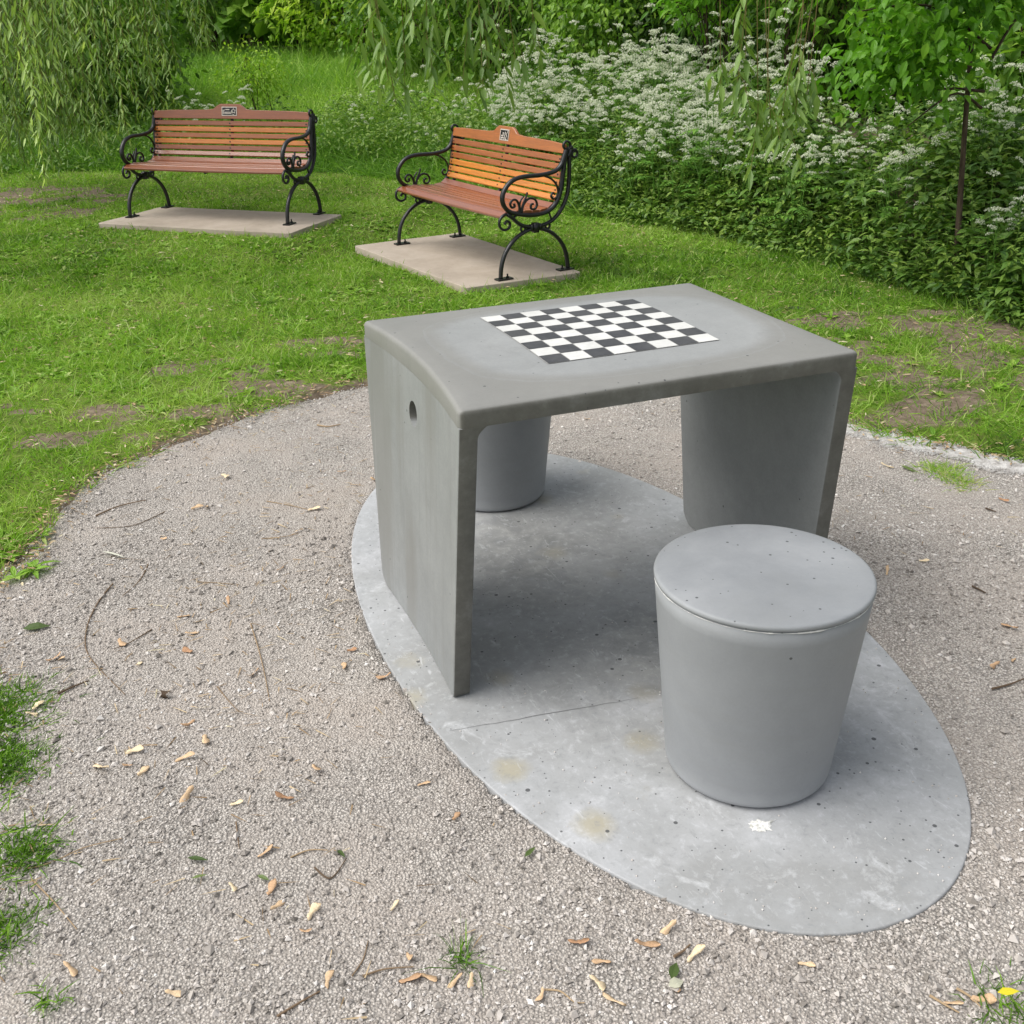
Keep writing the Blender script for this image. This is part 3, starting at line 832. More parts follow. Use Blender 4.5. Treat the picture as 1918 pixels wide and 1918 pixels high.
def make_bench(loc, rz, label, tones, plaque, sc=1.0):
    b = empty('park_bench', loc, rz); b.scale = sc
    tag(b, label, 'bench', 'slatted park benches with black iron frames')
    HL = .648
    for sx in (-1, 1):
        x = sx * HL
        A = Acc(); path(A, STAY, x, .0125); path(A, spiral(.223, .722, .03, 1.15, -1.9, 1, 26, .55), x, .008, raw=True)
        path(A, spiral(.278, .672, .026, 1.15, 2.2, -1, 26, .5), x, .008, raw=True)
        path(A, [(-.185, .376), (-.21, .37), (-.232, .345), (-.232, .31), (-.205, .288), (-.172, .296), (-.165, .325), (-.188, .336), (-.2, .318)], x, .0085)
        path(A, spiral(-.075, .279, .021, 1.2, .2, 1, 20, .5), x, .007, raw=True); path(A, spiral(.09, .277, .021, 1.2, 2.9, -1, 20, .5), x, .007, raw=True)
        box(A, (x, .008, .278), (.034, .034, .055)); box(A, (x, -.02, .281), (.03, .016, .036)); box(A, (x, .036, .281), (.03, .016, .036))
        path(A, [(.232, .66), (.255, .70), (.25, .715)], x, .014, 10)
        path(A, [(-.14, .35), (-.12, .365)], x, .008, 6); path(A, [(.12, .31), (.10, .36)], x, .006, 6)
        fr = link('side_frame', fix_normals(A.mesh('side_frame', True)), MAT_IRON, b)
        A = Acc(); path(A, ARM, x, .0145, 90)
        path(A, [(.055, .571), (.11, .55), (.15, .515), (.166, .47), (.155, .437), (.13, .43), (.118, .448), (.13, .464), (.142, .455)], x, .007)
        path(A, [(-.10, .372), (-.10, .41), (-.118, .447), (-.145, .45), (-.16, .43), (-.15, .41), (-.132, .413), (-.135, .43)], x, .0075)
        path(A, [(-.085, .372), (-.07, .42), (-.035, .448), (.005, .44), (.02, .41), (.005, .386), (-.02, .39), (-.02, .412), (-.005, .415)], x, .0075)
        path(A, [(-.092, .37), (-.075, .42), (-.052, .462), (-.045, .485)], x, .006, 14); path(A, [(-.09, .37), (-.095, .43), (-.07, .465)], x, .005, 12)
        link('armrest', fix_normals(A.mesh('armrest', True)), MAT_IRON, fr)
        A = Acc(); path(A, LEG, x, .0130)
        link('leg', fix_normals(A.mesh('leg', True)), MAT_IRON, fr)
        for yy_ in (-.212, .215):
            A = Acc(); box(A, (x, yy_, .005), (.05, .10, .0095)); fp = link('foot_plate', A.mesh('foot_plate'), MAT_IRON, fr)
            A = Acc(); add_tube(A, [(x + .004, yy_ + (.022 if yy_ < 0 else -.022), .008), (x + .004, yy_ + (.022 if yy_ < 0 else -.022), .034)], .005, 8)
            add_tube(A, [(x + .004, yy_ + (.022 if yy_ < 0 else -.022), .008), (x + .004, yy_ + (.022 if yy_ < 0 else -.022), .018)], .010, 6)
            link('anchor_bolt', A.mesh('anchor_bolt'), MAT_IRON, fr)
    L = 2 * HL - .012
    # seat slats
    A = Acc()
    curve = np.array([(-.225, .353), (-.19, .372), (-.12, .378), (-.04, .372), (.04, .367), (.105, .377), (.145, .405)])
    P = spline(curve, 60); ds = np.r_[0, np.cumsum(np.linalg.norm(np.diff(P, axis=0), axis=1))]
    ns = 7; pitch = ds[-1] / ns
    for k in range(ns):
        s_ = (k + .5) * pitch; p = np.array([np.interp(s_, ds, P[:, 0]), np.interp(s_, ds, P[:, 1])])
        p2 = np.array([np.interp(s_ + .01, ds, P[:, 0]), np.interp(s_ + .01, ds, P[:, 1])]); p1 = np.array([np.interp(s_ - .01, ds, P[:, 0]), np.interp(s_ - .01, ds, P[:, 1])])
        slat(A, L, p, math.atan2(*(p2 - p1)[::-1]), pitch - .007, .019, tones[0] + rng.uniform(-.06, .06), sag=.004)
    link('seat', fix_normals(A.mesh('seat')), MAT_WOOD, b)
    A = Acc()
    bc = np.array([(.148, .412), (.170, .455), (.187, .53), (.200, .60), (.212, .668)])
    P = spline(bc, 60); ds = np.r_[0, np.cumsum(np.linalg.norm(np.diff(P, axis=0), axis=1))]
    nb = 6; pitch = ds[-1] / nb; rows = []
    for k in range(nb):
        s_ = (k + .5) * pitch; p = np.array([np.interp(s_, ds, P[:, 0]), np.interp(s_, ds, P[:, 1])])
        p2 = np.array([np.interp(s_ + .01, ds, P[:, 0]), np.interp(s_ + .01, ds, P[:, 1])]); p1 = np.array([np.interp(s_ - .01, ds, P[:, 0]), np.interp(s_ - .01, ds, P[:, 1])])
        an_ = math.atan2(*(p2 - p1)[::-1]); slat(A, L, p, an_, pitch - .0095, .017, tones[1][k]); rows.append((p, an_))
    br = link('backrest', fix_normals(A.mesh('backrest')), MAT_WOOD, b)
    # middle iron stay and the screw heads
    A = Acc(); add_flat = [(0.0, y_ + .017, z_) for y_, z_ in [(-.2, .34), (-.1, .352), (0, .345), (.1, .352), (.15, .40), (.178, .46), (.2, .57), (.222, .69)]]
    Pm = spline([(p[1], p[2]) for p in add_flat], 40); path(A, Pm, 0.0, .011, raw=True)
    link('centre_stay', fix_normals(A.mesh('centre_stay', True)), MAT_IRON, b)
    A = Acc(); add_tube(A, [(0, 0, 0), (0, 0, .002)], .0055, 8); scm = A.mesh('screw'); scm.materials.append(MAT_IRON)
    for p, an_ in rows:
        for xx_ in (-HL + .03, 0, HL - .03):
            nrm = Vector((0, -math.sin(an_), math.cos(an_)))
            so_ = link('screw', scm, None, br, Vector((xx_, p[0], p[1])) + nrm * .0085); so_.rotation_euler = nrm.to_track_quat('Z', 'Y').to_euler()
    # crest rail with the raised middle
    an_ = rows[-1][1]; base = np.array([.214, .677])
    up = np.array([math.cos(an_), math.sin(an_)]); outw = np.array([-math.sin(an_), math.cos(an_)])
    xs_ = [(-L / 2, .0), (L / 2, .0), (L / 2, .052), (.5, .060), (.2, .064), (.135, .070), (.105, .092), (.075, .106), (-.075, .106), (-.105, .092), (-.135, .070), (-.2, .064), (-.5, .060), (-L / 2, .052)]
    n = len(xs_); th = .021; V = []
    for s_ in (0, th):
        for x_, h_ in xs_:
            p = base + up * h_ - outw * (s_ - th / 2); V.append((x_, p[0], p[1]))
    bm = bmesh.new(); vs = [bm.verts.new(v_) for v_ in V]
    bm.faces.new(vs[:n]); bm.faces.new(vs[n:][::-1])
    for j in range(n): bm.faces.new([vs[j], vs[n + j], vs[n + (j + 1) % n], vs[(j + 1) % n]])
    bmesh.ops.recalc_face_normals(bm, faces=bm.faces)
    bmesh.ops.bevel(bm, geom=[e_ for e_ in bm.edges if e_.calc_face_angle(0) > .6], offset=.0025, segments=1, affect='EDGES')
    bmesh.ops.triangulate(bm, faces=[f_ for f_ in bm.faces if len(f_.verts) > 4])
    me = bpy.data.meshes.new('crest_rail'); bm.to_mesh(me); bm.free()
    at_ = me.attributes.new('rnd', 'FLOAT', 'POINT'); at_.data.foreach_set('value', np.full(len(me.vertices), tones[2], np.float32))
    cr = link('crest_rail', me, MAT_WOOD, b)
    # plaque: pale edge, black plate, pale marks
    def plate(A, x0, x1, h0, h1, off):
        V = []
        for x_, h_ in ((x0, h0), (x1, h0), (x1, h1), (x0, h1)):
            p = base + up * h_ + outw * (th / 2 + off); V.append((x_, p[0], p[1]))
        A.add(V, q=[[0, 1, 2, 3]])

    def stroke(A, pts, wd, off):
        pts = np.asarray(pts, float)
        for p, q_ in zip(pts[:-1], pts[1:]):
            d_ = q_ - p; l_ = np.linalg.norm(d_) + 1e-9; nn = np.array([-d_[1], d_[0]]) / l_ * wd / 2; e_ = d_ / l_ * wd * .3
            V = []
            for x_, h_ in (p - nn - e_, q_ - nn + e_, q_ + nn + e_, p + nn - e_):
                r_ = base + up * h_ + outw * (th / 2 + off); V.append((x_, r_[0], r_[1]))
            A.add(V, q=[[0, 1, 2, 3]])
    w2 = .062 if plaque == 'star' else .050
    h0, h1 = (.022, .086) if plaque == 'star' else (.020, .088)
    A = Acc()
    pm = []
    for x0, x1, a0, a1, off in ((-w2, w2, h0, h1, .0025), (-w2 + .006, w2 - .006, h0 + .006, h1 - .006, .0036)):
        V = []
        for o_ in (off, -.001):
            for x_, h_ in ((x0, a0), (x1, a0), (x1, a1), (x0, a1)):
                p = base + up * h_ + outw * (th / 2 + o_); V.append((x_, p[0], p[1]))
        A.add(V, q=[[0, 1, 2, 3], [0, 4, 5, 1], [1, 5, 6, 2], [2, 6, 7, 3], [3, 7, 4, 0]]); pm += [0 if not pm else 1] * 5
    me = A.mesh('plaque'); pq = link('plaque', me, [MAT_SILVER, MAT_PLAQUE], cr); me.polygons.foreach_set('material_index', pm)
    A = Acc(); zf = .0044
    if plaque == 'star':
        stroke(A, [(-.028, .066), (.002, .066)], .006, zf)                       # short line of small lettering
        stroke(A, [(-.048, .036), (-.048, .061)], .007, zf); stroke(A, [(-.048, .060), (-.036, .062)], .005, zf)
        for x_ in np.arange(-.038, .012, .0075): stroke(A, [(x_, .037), (x_ + .0015, .049)], .0046, zf)
        stroke(A, [(-.038, .039), (.016, .039)], .005, zf); stroke(A, [(-.036, .0475), (.012, .0475)], .003, zf); stroke(A, [(.016, .037), (.021, .055)], .005, zf)
        sp = [(.037 + (.0175 if k % 2 == 0 else .0085) * math.sin(k * math.pi / 5), .056 + (.0195 if k % 2 == 0 else .009) * math.cos(k * math.pi / 5)) for k in range(11)]
        stroke(A, sp, .0036, zf); stroke(A, [(.030, .031), (.040, .031)], .004, zf)
    else:
        stroke(A, [(.004, .024), (.014, .070)], .007, zf); stroke(A, [(-.034, .034), (.0, .036)], .005, zf)
        stroke(A, [(-.022, .026), (-.014, .066)], .0045, zf); stroke(A, [(-.016, .066), (-.002, .064), (-.008, .052)], .005, zf)
        stroke(A, [(-.026, .048), (-.006, .047)], .005, zf); stroke(A, [(.018, .034), (.034, .05), (.024, .056), (.04, .078)], .0045, zf)
        stroke(A, [(.02, .030), (.03, .027)], .007, zf); stroke(A, [(-.036, .026), (-.03, .052)], .004, zf)
    link('lettering', A.mesh('lettering'), MAT_SILVER, pq)
    return b


make_bench((-2.072, 8.11, .14), -.343, 'slatted bench by the hanging willow, its plaque marked with a star', (.2, (.22, .24, .8, .42, .72, .26), .26), 'star', (1.02, 1.02, .965))
make_bench((-.178, 6.815, .07), -1.018, 'slatted bench nearest the chess table, turned aside with glossy pinkish seat', (.24, (.95, .98, .9, .42, .45, .4), .5), 'bars', (1, 1, .975))

# ------------------------------------------------------------------ foliage materials
MAT_GRASS = leaf_mat('grass_blade', [(0, (0.052, 0.122, 0.012)), (.3, (0.142, 0.296, 0.025)), (.7, (0.273, 0.479, 0.047)), (.92, (0.396, 0.551, 0.114)), (1, (0.584, 0.570, 0.291))], .38, .45, .35)
MAT_TALL = leaf_mat('tall_grass_blade', [(0, (0.071, 0.178, 0.021)), (.5, (0.205, 0.398, 0.051)), (1, (0.459, 0.649, 0.130))], .35, .5, .3)
MAT_UNDER = leaf_mat('undergrowth_leaf', [(0, (0.038, 0.098, 0.017)), (.5, (0.107, 0.216, 0.031)), (1, (0.265, 0.389, 0.066))], .3, .45, .4)
MAT_PARS = leaf_mat('parsley_leaf', [(0, (0.078, 0.194, 0.029)), (.6, (0.184, 0.376, 0.057)), (1, (0.342, 0.546, 0.097))], .35, .5, .3)
MAT_WILLOW = leaf_mat('willow_leaf', [(0, (0.078, 0.160, 0.030)), (.5, (0.196, 0.330, 0.067)), (.85, (0.367, 0.526, 0.148)), (1, (0.680, 0.833, 0.336))], .35, .4, .45, (1.1, 1.15, .5))
MAT_MAPLE = leaf_mat('bright_leaf', [(0, (0.077, 0.203, 0.017)), (.5, (0.141, 0.338, 0.023)), (1, (0.267, 0.488, 0.042))], .45, .45, .35)
MAT_SHRUB = leaf_mat('shrub_leaf', [(0, (0.046, 0.111, 0.018)), (.5, (0.139, 0.283, 0.033)), (1, (0.300, 0.484, 0.060))], .38, .45, .35)
MAT_YELLOW = leaf_mat('yellow_green_leaf', [(0, (0.133, 0.254, 0.024)), (.5, (0.282, 0.471, 0.043)), (1, (0.528, 0.670, 0.086))], .45, .5, .3)
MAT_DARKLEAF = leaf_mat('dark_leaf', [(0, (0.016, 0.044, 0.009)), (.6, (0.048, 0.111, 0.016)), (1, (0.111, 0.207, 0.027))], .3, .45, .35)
MAT_FLOWER = leaf_mat('parsley_flower', [(0, (.30, .42, .16)), (.45, (.68, .72, .54)), (1, (.86, .87, .76))], .25, .7, .2, (1, 1, .9))
M = NT('bark'); v = M.coord((1, 1, .25)); n = M.noise(v, 40, 5)
M.base(M.ramp(n, [(.3, (.03, .02, .014)), (.7, (.12, .085, .06))]), .9, .2); M.bump(n, .6, .01); MAT_BARK = M.m

UP = np.array([0, 0, 1.])


def rdir(n, zlo=-.4, zhi=1.0):
    a_ = rng.random(n) * 2 * np.pi; z = rng.uniform(zlo, zhi, n); r_ = np.sqrt(np.clip(1 - z * z, 0, 1))
    return np.stack([r_ * np.cos(a_), r_ * np.sin(a_), z], -1)


# ------------------------------------------------------------------ lawn grass
def slab_mask(x, y): return in_poly(x, y, SLAB1) | in_poly(x, y, SLAB2)


def lawn_points(n, x0, x1, y0, y1):
    x, y = scatter(n, x0, x1, y0, y1)
    in_view = (np.abs(x) < .56 * (y + .6) + .2)
    veg = y < veg_y(x) + .35
    sg = np.where(in_poly(x, y, GRAVEL), -1, 1) * dist_poly(x, y, GRAVEL) + .22 * (fbm(x, y, 5) - .46) + .10 * (fbm(x + 3, y, 14) - .5)
    keep = in_view & veg & (sg > -.045) & ~slab_mask(x, y) & (rng.random(n) > bare(x, y) * .78)
    keep &= rng.random(n) < np.clip(.55 + sg / .12, .12, 1) * np.clip(.45 + 1.1 * fbm(x + 2, y + 5, 2.2), .3, 1)
    return x[keep], y[keep]


A = Acc()
for n, y0, y1, hm, wd in ((50000, 1.0, 3.2, .062, .0030), (120000, 2.9, 4.9, .072, .0034), (120000, 4.7, 6.8, .062, .0042), (105000, 6.6, 9.0, .05, .0054), (60000, 8.8, 11.6, .045, .007)):
    x, y = lawn_points(n, -5.5, 3.4, y0, y1); k = len(x)
    tuft = fbm(x, y, 6.5); L = hm * rng.uniform(.4, 1.45, k) * np.clip(.25 + 1.5 * tuft, .35, 1.5)
    D = rdir(k, .25, 1.0); N = np.stack([rng.normal(0, 1, k), rng.normal(0, 1, k), rng.normal(0, .3, k)], -1)
    rn = np.clip(.42 + .9 * (fbm(x + 7, y, 1.2) - .45) + .7 * (fbm(x, y + 4, 5) - .45) + .1 * (x < 0) + rng.normal(0, .21, k), 0, .93)
    rn = np.where(rng.random(k) < .05, .97, rn)
    add_leaves(A, np.stack([x, y, H(x, y) - .004], -1), D, N, L, wd * rng.uniform(.7, 1.3, k), rn, rng.uniform(.0, .5, k), 'blade')
o = link('grass', A.mesh('grass'), MAT_GRASS); tag(o, 'short mown green grass of the lawn', 'grass', kind='stuff')

# broad-leaved weeds and clippings in the lawn
A = Acc()
x, y = lawn_points(5200, -5, 3.2, 2.6, 8.5); ok = (fbm(x + 11, y + 2, 1.4) > .44) & ((x < .2) | (rng.random(len(x)) < .35)); x, y = x[ok], y[ok]
for xx, yy_ in zip(x, y):
    k = int(rng.integers(3, 8)); a0 = rng.random() * 6.28
    a_ = a0 + np.arange(k) * 6.283 / k + rng.normal(0, .3, k); el = rng.uniform(.15, .8, k)
    D = np.stack([np.cos(a_) * np.cos(el), np.sin(a_) * np.cos(el), np.sin(el)], -1)
    add_leaves(A, np.tile([xx, yy_, float(H(xx, yy_))], (k, 1)), D, np.tile(UP, (k, 1)), rng.uniform(.03, .085, k), rng.uniform(.012, .024, k), np.clip(rng.normal(.68, .18, k), 0, .95), .35, 'long')
o = link('lawn_weeds', A.mesh('lawn_weeds'), MAT_GRASS); tag(o, 'small broad-leaved weeds growing among the lawn grass', 'weeds', kind='stuff')

MAT_LITTER = attr_mat('dry_litter', [(0, (.13, .085, .045)), (.45, (.34, .235, .13)), (.8, (.50, .39, .24)), (1, (.62, .56, .38))], .8, .2)
A = Acc()
xl, yl = scatter(8200, -4.6, 3.2, 2.2, 9.5); vis = np.abs(xl) < .56 * (yl + .6)
cl = (dist_poly(xl, yl, GRAVEL) < .13) | (fbm(xl + 4, yl + 9, 1.5) > .45) | (bare(xl, yl) > .15)
ok = vis & cl & (~in_poly(xl, yl, GRAVEL) | (dist_poly(xl, yl, GRAVEL) < .05)) & (yl < veg_y(xl)) & ~slab_mask(xl, yl); x, y = xl[ok], yl[ok]; k = len(x)
D = rdir(k, -.05, .15); add_leaves(A, np.stack([x, y, H(x, y) + rng.uniform(.004, .022, k)], -1), D, UP + rng.normal(0, .3, (k, 3)), rng.uniform(.012, .05, k), rng.uniform(.004, .011, k), np.clip(rng.normal(.62, .25, k), 0, 1), .1, 'long')
e_i = rng.integers(5, 25, 1500); e_t = rng.random(1500); e_p = GRAVEL[e_i] * (1 - e_t[:, None]) + GRAVEL[(e_i + 1) % len(GRAVEL)] * e_t[:, None] + rng.normal(0, .05, (1500, 2))
k = 1500; D = rdir(k, -.05, .25); add_leaves(A, np.stack([e_p[:, 0], e_p[:, 1], np.maximum(H(e_p[:, 0], e_p[:, 1]), .006) + rng.uniform(.0, .012, k)], -1), D, UP + rng.normal(0, .3, (k, 3)), rng.uniform(.008, .038, k), rng.uniform(.003, .010, k), np.clip(rng.normal(.5, .28, k), 0, 1), .1, 'long')
o = link('leaf_litter', A.mesh('leaf_litter'), MAT_LITTER); tag(o, 'pale dry leaf scraps lying in the lawn', 'leaf litter', kind='stuff')

# straw-like fibres lying on the gravel
A = Acc()
x, y = scatter(7500, -1.5, 2.0, 1.1, 4.5)
w_ = np.exp(-((x + .75) / .5) ** 2 - ((y - 2.6) / 1.0) ** 2) + .25 * (fbm(x, y, 2) > .55) + .6 * np.exp(-((x + .3) / .22) ** 2 - ((y - 1.36) / .08) ** 2) + .9 * (dist_poly(x, y, GRAVEL) < .12)
ok = in_poly(x, y, GRAVEL) & (pad_r(x, y) > 1.03) & (rng.random(len(x)) < w_ * .75); x, y = x[ok], y[ok]; k = len(x)
D = rdir(k, -.04, .1); add_leaves(A, np.stack([x, y, gr_h(x, y) + .005], -1), D, UP + rng.normal(0, .3, (k, 3)), rng.uniform(.010, .05, k), rng.uniform(.0012, .0034, k), np.clip(rng.normal(.5, .25, k), 0, 1), .02, 'blade')
o = link('straw', A.mesh('straw'), MAT_LITTER); tag(o, 'thin dry straw fibres scattered on the gravel', 'straw', kind='stuff')

# white lime dust line where lawn meets gravel on the right
M = NT('lime_dust'); v = M.coord(); n = M.noise(v, 26, 5, .7); n2 = M.noise(v, 180, 3)
M.base(M.mix(M.ramp(n2, [(.35, 0), (.7, .5)]), M.ramp(n, [(.35, (.38, .36, .34)), (.55, (.66, .65, .63)), (.8, (.80, .80, .79))]), (.42, .4, .37)), .95); M.bump(n2, .5, .004); MAT_DUST = M.m
c_ = np.array([ground_at(u, v_)[:2] for u, v_ in ((1570, 803), (1640, 819), (1700, 832), (1760, 842), (1820, 857), (1880, 875), (1960, 888))]); c_ = spline(c_, 200)
k = 42000; i_ = rng.integers(0, 200, k); nrm = unit(np.stack([-np.gradient(c_[:, 1]), np.gradient(c_[:, 0])], -1))
wd = .05 * (.3 + 1.4 * fbm(c_[:, 0] * 3, c_[:, 1] * 3, 2.5)) * np.interp(np.arange(200), [0, 20, 165, 199], [.5, 1, .8, .2])
P = c_[i_] + nrm[i_] * (wd[i_] * rng.normal(0, .6, k))[:, None] + rng.normal(0, .006, (k, 2)); s_ = rng.uniform(.001, .0032, k)
V = octv[None] * s_[:, None, None] * (.6 + .8 * rng.random((k, 6, 1))) + np.stack([P[:, 0], P[:, 1], np.maximum(gr_h(P[:, 0], P[:, 1]), .004) + rng.uniform(.0, .005, k)], -1)[:, None]
o = link('lime_dust', np_mesh('lime_dust', V.reshape(-1, 3), tris=(octt[None] + (np.arange(k) * 6)[:, None, None]).reshape(-1, 3)), MAT_DUST)
tag(o, 'white powdery line of dust along the lawn edge right of the table', 'dust', kind='stuff')

#PART2
# ------------------------------------------------------------------ tall grass and meadow slope
def spread(n, x0, x1, b0, b1):
    x = x0 + (x1 - x0) * rng.random(n); b_ = b0 + (b1 - b0) * rng.random(n)
    return x, veg_y(x) + b_, b_


A = Acc()
x, y, b_ = spread(46000, -6.2, 1.1, -.25, 1.9); edge = b_ + .45 * (fbm(x, y, 1.3) - .45)
ok = edge > -.05; x, y, b_ = x[ok], y[ok], b_[ok]; k = len(x)
L = (.20 + .34 * ss(b_, -.1, .7)) * rng.uniform(.55, 1.25, k); D = rdir(k, .35, 1.0)
N = np.stack([rng.normal(0, 1, k), rng.normal(0, 1, k), rng.normal(0, .25, k)], -1)
rn = np.clip(.42 + .5 * (fbm(x, y, .9) - .45) + rng.normal(0, .2, k), 0, 1)
add_leaves(A, np.stack([x, y, H(x, y) - .01], -1), D, N, L, rng.uniform(.005, .011, k), rn, rng.uniform(.1, .75, k), 'blade')
o = link('tall_grass', A.mesh('tall_grass'), MAT_TALL); tag(o, 'long unmown grass arching behind the two benches', 'tall grass', kind='stuff')
A = Acc()
x, y, b_ = spread(90000, -8.5, 1.0, 1.5, 8.0); k = len(x)
L = .36 * rng.uniform(.5, 1.3, k) * (.6 + .8 * fbm(x, y, .8)); D = rdir(k, .55, 1.0)
N = np.stack([rng.normal(0, 1, k), rng.normal(0, 1, k), rng.normal(0, .25, k)], -1)
rn = np.clip(.62 + .7 * (fbm(x + 3, y, .6) - .45) + rng.normal(0, .16, k), 0, 1)
add_leaves(A, np.stack([x, y, H(x, y) - .01], -1), D, N, L, rng.uniform(.006, .012, k), rn, rng.uniform(.1, .5, k), 'blade')
o = link('meadow_grass', A.mesh('meadow_grass'), MAT_TALL); tag(o, 'bright green meadow grass covering the slope behind the left bench', 'meadow grass', kind='stuff')

# leafy undergrowth of the bank
A = Acc()
def undergrowth(n, x0, x1, b0, b1, hmax, size, tone):
    x, y, b_ = spread(n, x0, x1, b0, b1); e_ = b_ + .7 * (fbm(x, y, 1.1) - .45); ok = e_ > 0
    x, y, b_, e_ = x[ok], y[ok], b_[ok], e_[ok]
    hh_ = (.10 + hmax * (1 - .35 * (x > 2.2)) * ss(e_, 0, .9)) * (.55 + .8 * fbm(x + 6, y, 1.7))
    for xx, yy_, h_ in zip(x, y, hh_):
        k = int(rng.integers(5, 12)); a_ = rng.random(k) * 6.283; el = rng.uniform(-.35, .6, k); zz = h_ * np.sqrt(rng.random(k))
        D = np.stack([np.cos(a_) * np.cos(el), np.sin(a_) * np.cos(el), np.sin(el)], -1)
        P = np.array([xx, yy_, float(H(xx, yy_))]) + np.stack([np.cos(a_) * .03, np.sin(a_) * .03, zz], -1) + rng.normal(0, .035, (k, 3)) * [1, 1, .3]
        t_ = rng.normal(tone, .16)
        add_leaves(A, P, D, UP + rng.normal(0, .35, (k, 3)), size * rng.uniform(.55, 1.3, k), size * rng.uniform(.3, .55, k), np.clip(t_ + rng.normal(0, .1, k), 0, 1), rng.uniform(.1, .5, k), 'broad')


undergrowth(1500, .0, 2.0, -.1, 2.6, .40, .05, .85)
undergrowth(2600, .2, 5.2, -.1, 3.4, .42, .070, .45)
undergrowth(2600, .2, 5.2, -.15, 2.2, .34, .045, .6)
undergrowth(900, 1.6, 4.6, .3, 2.4, .55, .085, .5)
undergrowth(1100, -1.9, .6, .3, 2.4, .38, .055, .75)
undergrowth(700, -6.0, -2.2, -.1, 2.0, .30, .06, .5)
x, y, b_ = spread(9000, .3, 4.8, -.15, .9); k = len(x); e_ = b_ + .5 * (fbm(x, y, 1.3) - .45); ok = e_ > -.05; x, y, b_ = x[ok], y[ok], b_[ok]; k = len(x)
add_leaves(A, np.stack([x, y, H(x, y)], -1), rdir(k, .3, 1), np.stack([rng.normal(0, 1, k), rng.normal(0, 1, k), rng.normal(0, .3, k)], -1), (.12 + .2 * ss(b_, 0, .6)) * rng.uniform(.6, 1.4, k), rng.uniform(.004, .009, k), np.clip(rng.normal(.5, .25, k), 0, 1), rng.uniform(.1, .7, k), 'blade')
x, y, b_ = spread(800, .0, 5.2, .0, 2.6)
for xx, yy_, bb in zip(x, y, b_):                               # tall lance-leaved stalks
    h_ = rng.uniform(.30, .62) * (.6 + .4 * ss(bb, 0, .8)); n_ = int(rng.integers(12, 20)); tt = np.linspace(.2, 1, n_); a_ = np.arange(n_) * 1.7 + rng.random() * 6
    lx, ly = rng.normal(0, .07, 2); g0 = np.array([xx, yy_, float(H(xx, yy_))]); tp = g0 + [lx, ly, h_]
    add_tube(A, [g0, (g0 + tp) / 2, tp], [.003, .0024, .0012], 4, .45, cap=False)
    D = np.stack([np.cos(a_), np.sin(a_), rng.uniform(-.1, .7, n_)], -1)
    add_leaves(A, g0 + (tp - g0) * tt[:, None], D, UP + rng.normal(0, .2, (n_, 3)), .085 * (1.25 - .8 * tt) * rng.uniform(.8, 1.2, n_), .022 * (1.3 - .7 * tt), np.clip(rng.normal(.82, .1) + .15 * (tt - .6) + rng.normal(0, .06, n_), 0, 1), .3, 'long')
o = link('undergrowth', A.mesh('undergrowth'), MAT_UNDER); tag(o, 'dark leafy undergrowth along the foot of the wooded bank', 'undergrowth', kind='stuff')


# ------------------------------------------------------------------ cow parsley: individual plants
def parsley_meshes(h, nst, seed):
    r_ = np.random.default_rng(seed); G = Acc(); Fl = []
    for s_ in range(nst):
        a0 = r_.random() * 6.28; lean = r_.uniform(.05, .28); hh_ = h * r_.uniform(.7, 1.05)
        top = np.array([math.cos(a0) * lean * hh_, math.sin(a0) * lean * hh_, hh_])
        st = np.array([[0, 0, 0], top * [.25, .25, .5], top]) + np.array([[math.cos(a0) * .02, math.sin(a0) * .02, 0]] * 3)
        st = spline(st, 7); add_tube(G, st, np.linspace(.004, .0018, 7), 4, .35, cap=False)
        heads = [(st[-1], .042 * r_.uniform(.8, 1.25))]
        for q_ in range(int(r_.integers(1, 4))):
            b0 = st[int(r_.integers(3, 6))]; a1 = r_.random() * 6.28; bl = r_.uniform(.12, .26)
            e_ = b0 + np.array([math.cos(a1) * bl * .7, math.sin(a1) * bl * .7, bl * r_.uniform(.6, 1.0)])
            add_tube(G, [b0, (b0 + e_) / 2 + [0, 0, -.01], e_], .0014, 4, .4, cap=False); heads.append((e_, .036 * r_.uniform(.8, 1.2)))
        Fl += [(c_, R_ / .04) for c_, R_ in heads]
        for q_ in range(3):                                    # lacy divided leaves
            b0 = st[int(r_.integers(1, 5))]; a1 = r_.random() * 6.28; ll = r_.uniform(.14, .28)
            d_ = np.array([math.cos(a1), math.sin(a1), r_.uniform(.0, .5)]); sd = np.array([-d_[1], d_[0], 0])
            tt = np.linspace(.25, 1, 8)
            for sg_ in (-1, 1):
                P = b0 + d_ * (tt * ll)[:, None] - np.array([0, 0, 1.]) * (.35 * ll * tt ** 2)[:, None]
                D = d_ * .55 + sg_ * sd + r_.normal(0, .12, (8, 3))
                add_leaves(G, P, D, np.tile(UP, (8, 1)), ll * .36 * (1.15 - tt), ll * .11 * (1.3 - tt), np.clip(r_.normal(.45, .2, 8), 0, 1), .25)
            add_tube(G, [b0, b0 + d_ * ll * .5 - [0, 0, .09 * ll], b0 + d_ * ll - [0, 0, .35 * ll]], .0012, 3, .4, cap=False)
    g_ = G.mesh('stems_and_leaves'); g_.materials.append(MAT_PARS); return g_, Fl


